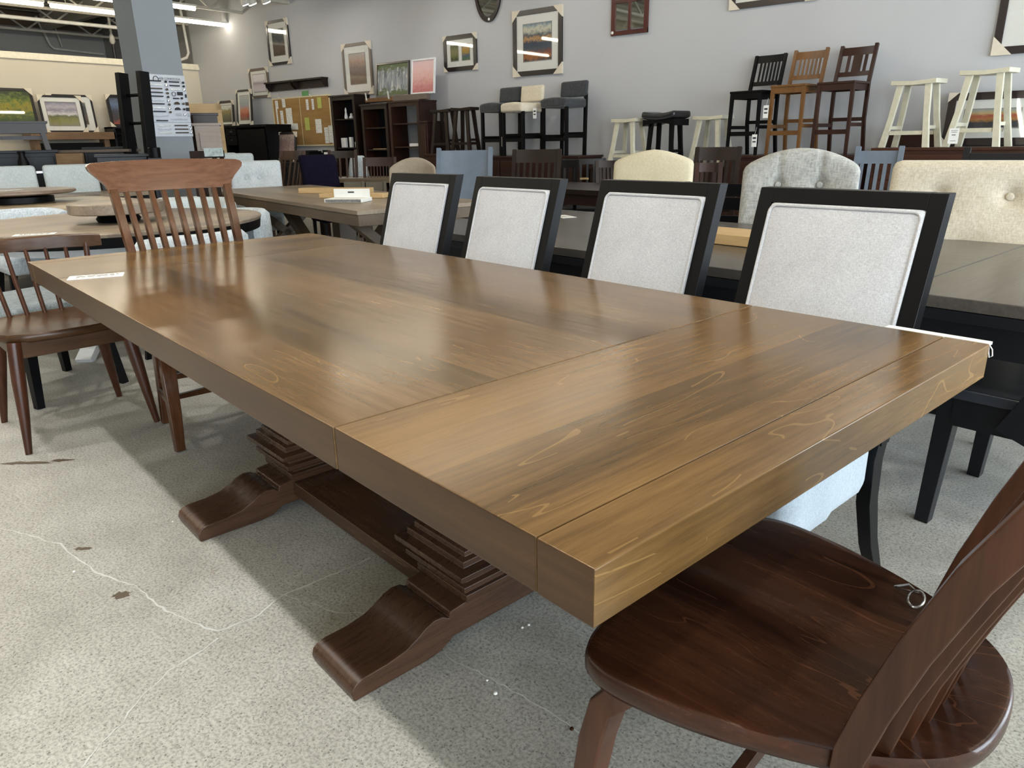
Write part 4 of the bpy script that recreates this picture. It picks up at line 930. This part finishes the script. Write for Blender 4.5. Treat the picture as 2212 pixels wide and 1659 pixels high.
cabinet('dark desk cabinet under the cork board carrying the printer', -13.36, -11.75, 8.95, 9.6, .86, M['blackwood'], 3, 2, name='desk_cabinet')
t = thing('printer', 'black office printer on the desk under the cork board', 'printer', (-12.42, 9.25, .86))
MB().box(-.24, .24, -.2, .18, 0, .17).build('body', M['black'], t, .01); MB().box(-.26, .1, -.18, .14, .2, .215).build('paper_tray', M['black'], t); MB().box(-.2, .2, -.15, .15, .17, .2).build('scanner_lid', M['black'], t, .01)
t = thing('desk_organizer', 'black pen pot with papers on the desk beside the bookcase', 'pot', (-11.85, 9.2, .86))
MB().lathe([(.05, 0), (.055, .22), (.05, .22), (.045, .02)]).build('pot', M['black'], t)
MB().box(.08, .16, -.1, .1, 0, .18).build('paper_block', M['paper'], t)
# desk hutch
t = thing('desk_hutch', 'tall black desk hutch with a solid door, left of the cork board', 'hutch', (-14.35, 9.3, 0))
MB().box(-.95, .95, -.3, .3, 1.54, 1.585).build('top', M['black'], t)
for x in (-.93, -.55, -.12, .92): MB().box(x-.02, x+.02, -.28, .3, 0, 1.54).build('side_panel', M['black'], t)
MB().box(-.93, .93, .27, .29, 0, 1.54).build('back_panel', M['blackwood'], t)
MB().box(-.08, .88, -.3, -.27, .2, 1.5).build('door', M['black'], t)
for x0, x1 in ((-.9, -.57), (-.53, -.14)):
    d = MB().box(x0, x1, -.3, -.27, 1.4, 1.53).build('drawer', M['black'], t); MB().box((x0+x1)/2-.03, (x0+x1)/2+.03, -.31, -.3, 1.455, 1.475).build('handle', M['chrome'], d)
d = MB().box(-.53, -.14, -.3, -.27, 1.2, 1.39).build('drawer', M['black'], t); MB().box(-.37, -.3, -.31, -.3, 1.29, 1.31).build('handle', M['chrome'], d)
MB().box(-.93, -.12, -.28, .28, .72, .76).build('desktop', M['black'], t)
# stacked chest, dark cabinet and pale headboard right of the pillar
def facebox(name, label, cat, mat, px0, px1, pytop, D, depth, zbot, rz=R(38.8), parts=None):
    a, b = at(px0, pytop, D), at(px1, pytop, D); w = (b-a).length; c = (a+b)/2
    t = thing(name, label, cat, (c.x, c.y, zbot), math.atan2(b.y-a.y, b.x-a.x)); H = c.z - zbot
    MB().box(-w/2, w/2, 0, depth, 0, H-.03).build('body', mat, t, .004); MB().box(-w/2-.02, w/2+.02, -.02, depth, H-.03, H).build('top', mat, t)
    return t, w, H
ww = wood('whitewashed_wood', '#9a8c82', '#b9ada4', None, .6, 'x', 0, .2)
t, w, H = facebox('whitewashed_chest', 'whitewashed chest of drawers right of the grey pillar', 'chest', ww, 418, 474, 266, 11.2, .45, 0)
for i in range(5): MB().box(-w/2+.05, w/2-.05, -.02, 0, H-.14-.24*i-.2, H-.14-.24*i+.02).build('drawer', ww, t, .006)
t, w, H = facebox('dark_nightstand', 'dark brown cabinet standing behind the whitewashed chest', 'cabinet', M['midbrown'], 415, 468, 244, 12.0, .4, 0)
d = MB().box(-w/2+.03, w/2-.03, -.02, 0, H-.2, H-.05).build('drawer', M['dkbrown'], t)
a, b = at(410, 224, 12.8), at(452, 224, 12.8); t = thing('pine_headboard', 'pale pine headboard with curved top rail behind the dark cabinet', 'headboard', ((a.x+b.x)/2, (a.y+b.y)/2, 0), math.atan2(b.y-a.y, b.x-a.x)); w = 1.0
MB().box(-.75, .3, 0, .05, a.z-.09, a.z).build('top_rail', M['pine'], t); MB().box(.22, .3, 0, .05, 0, a.z).build('post', M['pine'], t); MB().box(-.75, -.67, 0, .05, 0, a.z).build('post', M['pine'], t); MB().prism([(-.7, a.z-.09), (.22, a.z-.09), (.22, a.z-.22), (.1, a.z-.14), (-.6, a.z-.14), (-.7, a.z-.22)], .005, .045).build('shaped_rail', M['pine'], t); MB().box(-.7, .25, .01, .03, .3, a.z-.1).build('panel', M['midbrown'], t)
P = at(461, 325, 7.0); c = blade('tile_sample', 'pale patterned sample board on edge just above the chestnut chair', 'sample', plain('tile_pattern', '#aebcbc', .4, var=.25, scale=40), P.x, P.y, P.z-.05, .16, .02, .07, 38.8)
P = at(436, 326, 7.1); t = thing('plant_stand', 'small dark brown stand top just above the chestnut chair', 'stand', (P.x, P.y, 0), HEAD); MB().box(-.11, .11, 0, .22, P.z-.06, P.z).build('top', M['dkbrown'], t)
for x in (-.09, .09): MB().box(x-.015, x+.015, .01, .04, 0, P.z-.06).box(x-.015, x+.015, .18, .21, 0, P.z-.06).build('leg', M['dkbrown'], t)

# ------------------------------------------------------------ pillar, sample board, ladder
struct('column', MB().box(-9.86, -9.4, 4.7, 5.21, 0, ZC+.1), plain('pillar_grey', '#93989e', .7, var=.03)) if False else None
pl = struct('trim_30', MB().box(-9.86, -9.4, 4.7, 5.21, 0, ZC+.1), wallmat('pillar_grey', '#8f969c'))
pl.name = 'wall_pillar'
t = thing('hardware_sample_board', 'silver sample board of cabinet pulls and knobs mounted on the grey pillar', 'sample board', (-9.4, 4.955, 1.31), R(90))
BW, BH = .52, .72
alu = plain('brushed_board', '#c3c8cf', .35, .3, var=.03)
MB().box(-BW/2, BW/2, -.008, 0, .17, BH).build('panel', alu, t); MB().box(-BW/2+.0, BW/2+.0, -.014, 0, 0, .165).build('panel', alu, t)
cols = {'k': M['ink'], 'c': M['chrome'], 'b': plain('bronze', '#4d4238', .35, .8), 'w': plain('nickel_bright', '#e6e6e0', .15, 1)}
def pull(u, v, w, m, kind='bar'):
    x = -BW/2 + u*BW; z = BH*(1-v); mb = MB()
    if kind == 'bar': mb.box(x-w/2, x+w/2, -.03, -.018, z-.007, z+.007).box(x-w/2, x-w/2+.01, -.02, -.006, z-.005, z+.005).box(x+w/2-.01, x+w/2, -.02, -.006, z-.005, z+.005)
    if kind == 'knob': mb.lathe([(.006, 0), (.006, .012), (.014, .018), (.013, .026), (.002, .028)], n=12, M=Matrix.Translation((x, -.008, z)) @ Matrix.Rotation(R(90), 4, 'X'))
    if kind == 'cup': mb.prism([(x+.035*math.cos(a), z-.01+.032*math.sin(a)) for a in [i*PI/10 for i in range(11)]], -.03, -.008)
    if kind == 'plate': mb.box(x-w/2, x+w/2, -.02, -.008, z-.02, z+.02)
    if kind == 'ring': mb.tube([(x+.024*math.cos(a), -.018, z+.024*math.sin(a)) for a in [i*PI/8 for i in range(17)]], .003, 6)
    mb.build('pull' if kind == 'bar' else 'knob' if kind == 'knob' else kind + '_pull', cols[m], t)
for i in range(9):
    v = .105 + i*.061; pull(.24, v, .15, 'kwbkkckwk'[i])
    pull(.5, v+.008, .02, 'kwbbkcbwb'[i], 'knob')
for v, m in ((.11, 'k'), (.17, 'k'), (.23, 'w')): pull(.71, v, .125, m); pull(.93, v+.005, .02, m, 'knob')
pull(.66, .305, 0, 'k', 'ring'); pull(.82, .295, .07, 'k', 'plate'); pull(.96, .33, .018, 'k', 'plate'); pull(.7, .375, .07, 'k'); pull(.84, .37, 0, 'k', 'knob')
for v, m in ((.46, 'b'), (.55, 'k'), (.64, 'c')): pull(.7, v, 0, m, 'cup'); pull(.86, v, 0, m, 'knob'); pull(.96, v, .04, 'b' if m == 'b' else m, 'plate')
pull(.25, .66, .19, 'c'); pull(.27, .74, .14, 'k'); pull(.7, .715, .21, 'c')
for i, v in enumerate((.82, .88, .94)): pull(.3, v, .16, 'wcw'[i]); pull(.72, v, .17, 'bbb'[i]); pull(.95, v, 0, 'c', 'knob')
def text(s, size, mat, parent, loc, rot, nm='lettering'):
    cu = bpy.data.curves.new(nm, 'FONT'); cu.body = s; cu.size = size; cu.extrude = .0006; tmp = bpy.data.objects.new('tmp', cu); C.objects.link(tmp)
    dg = bpy.context.evaluated_depsgraph_get(); me = bpy.data.meshes.new_from_object(tmp.evaluated_get(dg)); bpy.data.objects.remove(tmp)
    me.materials.clear(); me.materials.append(mat); o = bpy.data.objects.new(nm, me); C.objects.link(o); o.parent = parent; o.location = loc; o.rotation_euler = rot; return o
text('ASB CONESTOGA', .034, M['ink'], t, (-.075, -.0095, BH-.055), (R(90), 0, 0))
MB().box(-.07, .21, -.0095, -.008, BH-.066, BH-.063).tube([(-.115+.032*math.cos(a), -.012, BH-.058+.036*math.sin(a)) for a in [-.25+i*(PI+.5)/12 for i in range(13)]], .004, 6).build('emblem', M['ink'], t)
t = thing('black_ladder', 'black wooden ladder standing in front of the grey pillar', 'ladder', (-8.88, 4.28, 0), R(8))
for x, y_ in ((-.17, 0), (.17, .03)): MB().sweep([(x, -.12+y_, 0), (x, .02+y_, 1.99)], (.07, .12), (1, 0, 0)).build('rail', M['black'], t, .003)
for z in (.4, .75, 1.1, 1.45, 1.75): MB().tube([(-.17, -.1+.07*z, z), (.17, -.08+.07*z, z)], .018).build('rung', M['black'], t)

# ------------------------------------------------------------ left side: round table and barrel chairs
RC = Vector((-4.99, 2.17, 0))
t = thing('round_dining_table', 'large round weathered wood table with white X base, behind the chestnut chair', 'table', RC, R(12))
MB().lathe([(.85, .715), (.88, .718), (.885, .735), (.88, .74)], n=64).build('tabletop', M['tanx'], t, smooth=30)
MB().lathe([(.80, .655), (.87, .66), (.878, .716)], n=64).build('edge_band', M['black'], t)
MB().lathe([(.66, .60), (.70, .60), (.70, .665), (.66, .656)], n=48).build('apron', M['white'], t)
for a in (30, 120, 210, 300):
    d = Vector((math.cos(R(a)), math.sin(R(a)), 0)); s_ = (-d.y, d.x, 0)
    MB().sweep([d*.74 + Vector((0,0,0)), d*.62 + Vector((0,0,.07)), d*.25 + Vector((0,0,.42)), d*-.1 + Vector((0,0,.62))], [(.09,.05)]*4, s_).build('leg', M['white'], t, .004)
P = gz(258, 478, .74)
t = thing('lazy_susan', 'round weathered wood lazy susan turntable on the large round table', 'lazy susan', (P.x, P.y, .741))
MB().lathe([(.12, 0), (.13, .02), (.1, .06)]).build('base', M['black'], t)
MB().lathe([(.265, .055), (.275, .06), (.275, .115), (.268, .12)], n=48).build('turntable', M['tanx'], t, smooth=30)
P = gz(75, 507, .74); card('price_tag', 'white price tag lying near the front edge of the round table', .2, .09, (P.x, P.y, .741), R(60))
def barrel(label, c, phi, fab, r=.29, top=.76, g='barrel chairs'):
    t = thing('barrel_chair', label, 'chair', (c[0], c[1], 0), R(phi-90))
    rr = []
    for i in range(25):
        a = R(193 + 154*i/24); ca, sa = math.cos(a), math.sin(a); f = abs(i-12)/12; tp = top - .03*f**4; ri, ro = r-.055, r+.02
        rr.append([(ri*ca, ri*sa, .36), (ro*ca, ro*sa, .33), ((ro+.025)*ca, (ro+.025)*sa, (tp+.36)/2), ((ro+.02)*ca, (ro+.02)*sa, tp-.03), ((ro-.01)*ca, (ro-.01)*sa, tp), ((ri+.02)*ca, (ri+.02)*sa, tp), (ri*ca, ri*sa, tp-.03)])
    MB().rings(rr).build('backrest', fab, t, smooth=60)
    MB().plump((0, .05, .42), (.5, .5, .13), .05).build('seat', fab, t, smooth=60)
    for sx in (-1, 1):
        for sy in (-1, 1): MB().sweep([(sx*.19, sy*.17, .38), (sx*.24, sy*.21, 0)], [(.045,.045),(.028,.028)]).build('leg', M['black'], t)
    return t
barrel('blue grey barrel chair seen through the slats of the chestnut chair', (-4.02, 2.1), 176, M['barrel'], top=.738)
barrel('blue grey barrel chair at the right end of the round table', (-4.99, 2.9), 262, M['barrel'], top=.738)
barrel('blue grey barrel chair at the rear left of the round table', (-6.05, 2.0), -5, M['barrel'], top=.77)
barrel('pale barrel chair behind the round table, just left of the chestnut crest', (-5.75, 3.1), -55, M['pale'], top=.78)
t = thing('upholstered_stool', 'grey upholstered seat seen through the spindles of the walnut chair', 'stool', (-4.12, 1.32, 0), R(10))
MB().plump((0, 0, .42), (.56, .5, .14), .04).build('seat', M['seatgrey'], t, smooth=60)
for sx in (-1, 1):
    for sy in (-1, 1): MB().sweep([(sx*.2, sy*.18, .36), (sx*.25, sy*.22, 0)], [(.05,.05),(.035,.035)]).build('leg', M['black'], t)

# second table with black turntable, third table with slabs
def rrect(x0, x1, y0, y1, r, n=6):
    P = []
    for cx, cy, a0 in ((x1-r, y1-r, 0), (x0+r, y1-r, 90), (x0+r, y0+r, 180), (x1-r, y0+r, 270)):
        for i in range(n+1): P.append((cx + r*math.cos(R(a0+90*i/n)), cy + r*math.sin(R(a0+90*i/n))))
    return P
t = thing('oval_dining_table', 'pale tan dining table with rounded corners behind the round table', 'table', (-7.1, 2.0, 0), 0)
MB().prism(rrect(-.82, .75, -1.6, 1.25, .3), .70, .74, 'z').build('tabletop', M['tan'], t, .004)
MB().box(-.5, .5, -.9, .6, .6, .70).build('apron', M['blackwood'], t); 
for y in (-.8, .5): MB().sweep([(-.3, y, 0), (-.2, y, .3), (0, y, .62)], (.1,.08), (0,1,0)).build('leg', M['blackwood'], t); MB().sweep([(.3, y, 0), (.2, y, .3), (0, y, .62)], (.1,.08), (0,1,0)).build('leg', M['blackwood'], t)
P = gz(40, 438, .74)
t = thing('turntable', 'dark edged round turntable with papers on the pale tan table, at the left edge', 'lazy susan', (P.x, P.y, .741))
MB().lathe([(.26, 0), (.28, .005), (.28, .05), (.2, .06)], n=40).build('base', M['black'], t)
MB().lathe([(.44, .075), (.46, .085), (.46, .10), (.45, .108)], n=48).build('top', wood('turntable_brown', '#6a5a4c', '#8c7a68', None, .3), t, smooth=30)
MB().lathe([(.2, .055), (.2, .076)]).build('neck', M['black'], t)
card('paper_sheets', 'white papers lying on the dark edged turntable', .3, .2, (P.x - .08, P.y - .1, .85), R(30), 5)
padded_chair('pale chair with low back seen between the slats of the chestnut chair', 385, 425, 7.15, cf(385), .36, M['pale'], M['black'], 'sq', rake=.1, zb=.4)
padded_chair('pale grey chair with rounded corners, cut by the left edge', 12, 359, 9.3, cf(12), .50, M['pale'], M['dkbrown'], 'sq', rake=.12)
padded_chair('pale grey chair with rounded corners, left of the chestnut crest', 149, 355, 9.3, cf(149, 4), .50, M['pale'], M['dkbrown'], 'sq', rake=.12)
t = thing('display_table', 'grey brown display table carrying wood slabs at the far left', 'table', (-8.35, 2.6, 0), R(0))
MB().box(-.55, .38, -1.8, 1.3, .705, .745).build('tabletop', M['greyoak'], t, .004); MB().box(-.45, .3, -1.6, 1.1, .6, .7).build('apron', M['blackwood'], t)
for sx in (-.4, .25):
    for y in (-1.5, 1.0): MB().box(sx-.04, sx+.04, y-.04, y+.04, 0, .62).build('leg', M['blackwood'], t)
def on(px, py, z, name, label, cat, mat, sx, sy, sz, rz, tilt=(0,0), bev=.004):
    P = gz(px, py, z); return blade(name, label, cat, mat, P.x, P.y, z + .001, sx, sy, sz, rz, tilt, bev=bev)
on(60, 404, .745, 'wood_plank', 'long thin live edge plank lying behind the chopping board', 'board', M['slab'], .95, .16, .05, 38)
on(120, 398, .745, 'wood_plank', 'second long plank lying farther back on the display table', 'board', M['slab'], .8, .14, .05, 40)
on(28, 411, .745, 'chopping_board', 'thick slanted edge brown chopping board at the left edge of the display table', 'board', M['tan'], .46, .28, .05, 45)
c_ = on(172, 402, .745, 'live_edge_slab', 'tilted live edge slab with grey patches next to the chestnut crest', 'board', plain('spalted_slab', '#b0a48c', .6, var=.22, scale=7), .55, .03, .2, 38, (-25, 0))
on(152, 411, .745, 'wood_block', 'small upright grey wood block on the display table', 'block', M['greyoakedge'], .07, .07, .14, 45)
on(205, 410, .745, 'bolster', 'brown wooden block with rounded front, left of the chestnut crest', 'block', M['frame_taupe'], .34, .16, .1, 38, bev=.02)

# black cabinets, mantel, console and pictures along the cream partition
def pcab(label, px0, px1, py, D, z0, mat, cols, rows, name='black_cabinet', depth=.45, doors=False, legs=0, pull=None):
    a, b = at(px0, py, D), at(px1, py, D); w = (b-a).length; c = (a+b)/2; rz = math.atan2(b.y-a.y, b.x-a.x)
    o = cabinet(label, -w/2, w/2, 0, depth, c.z, mat, cols, rows, pull, z0, name, doors=doors, legs=legs)
    o.location = Vector((c.x, c.y, z0)) + Vector((-math.sin(rz), math.cos(rz), 0))*depth/2; o.rotation_euler = (0, 0, rz); return o
bm = plain('blue_black_paint', '#12151b', .4, spec=.25)
pcab('blue black chest with framed drawers at the left edge, behind the pale chairs', -40, 122, 325, 10.2, 0, bm, 2, 3, 'chest_of_drawers', pull=M['chrome'])
pcab('long dark blue black buffet between the pillar and the chest', 178, 300, 317, 11.6, 0, bm, 2, 2, 'long_buffet')
pcab('low black buffet right in front of the pillar ladder', 205, 318, 333, 9.3, 0, M['blackwood'], 2, 2, 'low_buffet')
P = at(141, 331, 9.9); blade('standing_slab', 'brown wood panel standing upright left of the low buffet', 'board', M['slab'], P.x, P.y, 0, .3, .04, P.z, 38.8, (-4, 0))
P = at(45, 327, 9.95); t = thing('carved_pedestal', 'dark carved upright between the chest drawers, left', 'ornament', (P.x, P.y, 0))
MB().lathe([(.06, 0), (.05, .8), (.03, .86), (.06, .95), (.055, 1.05), (.03, 1.12), (.04, P.z)]).build('post', M['black'], t)
P = at(333, 322, 9.0); o = MB().lathe([(.05, 0), (.055, 0), (.06, .1), (.055, .105)]).build('black_canister', M['black']); o.location = (P.x, P.y, at(333, 341, 8.9).z); tag(o, 'small black canister standing in front of the grey pillar base', 'canister')
pcab('narrow black cabinet carrying the small canister', 322, 346, 341, 8.9, 0, M['blackwood'], 1, 1, 'narrow_cabinet'); o.location.z = at(333, 341, 8.9).z
# dark mantel shaped console standing on the chest
a, b = at(-60, 262, 10.6), at(101, 264, 10.6); rz = math.atan2(b.y-a.y, b.x-a.x); w = (b-a).length; c = (a+b)/2; zb = at(60, 325, 10.6).z
t = thing('upturned_console', 'dark brown console bench standing on the chest at the left edge', 'console', (c.x, c.y, zb), rz); H = c.z - zb
MB().box(-w/2, w/2, -.2, .2, H-.02, H).build('top', M['dkbrown'], t); MB().box(-w/2+.03, w/2-.02, -.17, .17, H-.13, H-.02).build('apron', M['dkbrown'], t)
for sx in (-1, 1):
    for sy in (-1, 1): MB().sweep([(sx*(w/2-.07), sy*.15, H-.1), (sx*(w/2-.04), sy*.16, 0)], (.05,.05)).build('leg', M['dkbrown'], t)
MB().box(-w/2+.05, w/2-.05, -.02, .02, .12, .16).build('stretcher', M['dkbrown'], t)
P = at(85, 327, 10.3); blade('dark_plank', 'thin dark plank lying on top of the chest below the console', 'board', M['frame_taupe'], P.x, P.y + .3, zb-.035, 1.6, .3, .03, 38)
# light brown console at the partition (runs along y), hutch beside it
X0 = XP + .45
t = thing('beam_console', 'light brown console with thick beam top along the cream partition', 'console', (X0, 6.65, 0), R(90))
MB().box(-.9, .66, -.2, .25, 1.36, 1.5).build('top', wood('console_brown', '#6b5440', '#8d7258'), t, .005)
for x in (-.8, .5): MB().box(x-.05, x+.05, -.12, .12, 0, 1.36).build('leg', wood('console_leg', '#6b5440', '#8d7258', None, .4, 'z'), t, .004)
MB().box(-.7, .42, -.1, .18, .2, 1.3).build('firebox', M['black'], t)
t = thing('tall_black_hutch', 'tall black hutch against the partition behind the ladder', 'hutch', (X0, 7.75, 0), R(90))
for x in (-.45, .45): MB().box(x-.02, x+.02, -.2, .2, 0, 1.6).build('side_panel', M['blackwood'], t)
MB().box(-.47, .47, -.21, .2, 1.57, 1.6).build('top', M['blackwood'], t); MB().box(-.45, .45, .17, .19, 0, 1.57).build('back_panel', M['black'], t)
for z in (.5, 1.0, 1.3, 1.45): MB().box(-.44, .44, -.19, .17, z, z+.02).build('shelf', M['black'], t)
# the partition pictures face +x: local -y of the picture turned to +x
def ppic(label, y0, y1, z0, z1, fr, im, off=.1, **k): return picture(label, y0, y1, z0, z1, fr, im, side=((XP + .06 + off, (y0+y1)/2, z0), R(90)), **k)
ppic('yellow flower picture in black and gilt frame at the left edge', 5.3, 6.08, 1.52, 2.3, FB, A['flow'], off=.16, lean=R(5), fw=.05)
ppic('mountain landscape in white mat leaning on the beam console, in front', 6.13, 6.93, 1.5, 2.19, FB, A['mount'], off=.22, mat=.09, lean=R(5), fw=.035)
ppic('second framed print half hidden behind the mountain landscape', 6.33, 7.18, 1.5, 2.22, FB, A['dark'], off=.12, mat=.12, lean=R(5), fw=.035)
ppic('dark forest print with blue and red, behind the black ladder', 7.42, 8.2, 1.6, 2.24, FB, A['blue'], off=.2, fw=.06, lean=R(4))

# ------------------------------------------------------------ weathered X-base table and what stands on and behind it
a, b = gz(455, 411, .76), gz(771, 457, .76); rz = math.atan2(b.y-a.y, b.x-a.x); Lx = (b-a).length
t = thing('trestle_table', 'weathered grey brown table with crossed trestle legs, between the two nearest far chairs', 'table', (b.x, b.y, 0), rz)
t['label'] = 'weathered grey brown dining table with crossed trestle legs, left of the pale chairs'
MB().box(-Lx, 0, 0, 1.05, .735, .765).build('tabletop', M['greyoak'], t, .003); MB().box(-Lx+.01, -.01, .01, 1.04, .66, .735).build('edge_apron', M['greyoakedge'], t, .003)
for x in (-.45, -Lx+.6):
    for s_ in (1, -1): MB().sweep([(x, .52-s_*.42, 0), (x, .52+s_*.36, .66)], (.09, .07), (1, 0, 0)).build('leg', M['greyoakedge'], t, .003)
for x0, x1 in ((-.5, -1.35), (-Lx+.7, -Lx/2-.1)): MB().sweep([(x0, .5, .62), (x1, .5, .08)], (.09, .09), (0, 1, 0)).build('brace', M['greyoakedge'], t, .003)
MB().box(-1.5, -1.35, .45, .6, 0, .66).build('post', M['greyoakedge'], t, .003)
MB().box(-Lx+.5, -.4, .47, .57, .05, .13).build('stretcher', M['greyoakedge'], t, .003)
def onl(px, py, z, *a_, **k): return on(px, py, z, *a_, **k)
rd = math.degrees(rz)
on(726, 417, .765, 'pine_board', 'long pale pine board at the back of the weathered table', 'board', M['pine'], .68, .13, .045, rd+38)
on(765, 427, .765, 'pine_board', 'shorter pale pine board in front of the long one', 'board', M['pine'], .56, .12, .035, rd+40)
c = on(753, 436, .765, 'brochure_box', 'white open brochure box with grey printed front on the weathered table', 'box', M['paper'], .3, .2, .028, rd+42)
MB().box(-.14, .14, -.102, -.1, .004, .024).build('printed_front', plain('print_grey', '#8c8c88', .6, var=.3, scale=60), c)
MB().box(-.145, .145, .07, .075, .02, .09).build('lid', M['paper'], c); MB().box(-.03, .02, .068, .07, .06, .07).build('lid_print', M['ink'], c)
padded_chair('pale blue white chair with tufted square back behind the weathered table', 549, 347, 8.5, cf(549, -6), .52, M['tuft'] if 'tuft' in M else M['barrel'], M['black'], 'sq', [(-.03, .12), (.1, .12), (-.12, -.1), (0, -.1), (.12, -.1)], n=22)
padded_chair('pale rounded chair back just above the right of the chestnut crest', 512, 331, 9.6, cf(515, -5), .36, M['pale'], M['black'], 'sq', rake=.1)
padded_chair('low pale chair back just behind the chestnut crest', 478, 330, 10.2, cf(478), .36, M['pale'], M['black'], 'sq', rake=.1)
slat_side_chair('brown arrow back chair turned sideways left of the dark plum chair', 622, 326, 9.2, cf(620, -55), .46, wood('arrow_brown', '#33241a', '#5a4232', None, .4, 'z'), 5, .1, curve=.06)
t = padded_chair('dark plum chair with tall plain upholstered back', 690, 334, 9.0, cf(694, 18), .42, M['plum'], M['black'], 'sq', rake=.3, thick=.12)
slat_side_chair('brown slat chair with straight posts right of the dark plum chair', 738, 326, 10.1, cf(741, -10), .38, M['dkbrown'], 4, .09, posts_up=.01, matz=M['oak'] if False else M['red'])
padded_chair('chair with oval pale blue back pad behind the straight slat chair', 772, 336, 10.7, cf(772), .28, M['barrel'], M['black'], 'oval', rake=.1)
slat_side_chair('reddish brown chair with curved crest and thin spindles', 819, 340, 10.0, cf(819, -8), .44, M['red'], 9, .11, sw=.012, matz=M['red'])
t = thing('side_table', 'brown table with loose papers behind the pine boards', 'table', gz(800, 384, .76).to_2d().to_3d(), R(20))
MB().box(-.7, .7, -.4, .4, .72, .76).build('tabletop', M['greyoak'], t); legs4(t, 1.3, .7, .72, M['dkbrown'], .06, .05)
P = gz(762, 384, .76); card('paper_sheets', 'crumpled white papers on the brown table behind the pine boards', .34, .2, (P.x, P.y, .761), R(30), 5)
for px_, l in ((765, 'low olive brown chair back left of the white post, behind the pine boards'), (812, 'low olive brown chair back nearest the farthest pale chair')):
    slat_side_chair(l, px_, 393, 8.9, cf(px_), .24, plain('olive_%d' % px_, '#5d5446', .6), solid=True, curve=.005)

# ------------------------------------------------------------ view settings
sc = bpy.context.scene
sc.view_settings.view_transform = 'Standard'; sc.view_settings.look = 'None'; sc.view_settings.gamma = 1; sc.view_settings.exposure = .42
sc.view_settings.use_curve_mapping = False
sc.cycles.max_bounces = 8; sc.cycles.adaptive_threshold = .02
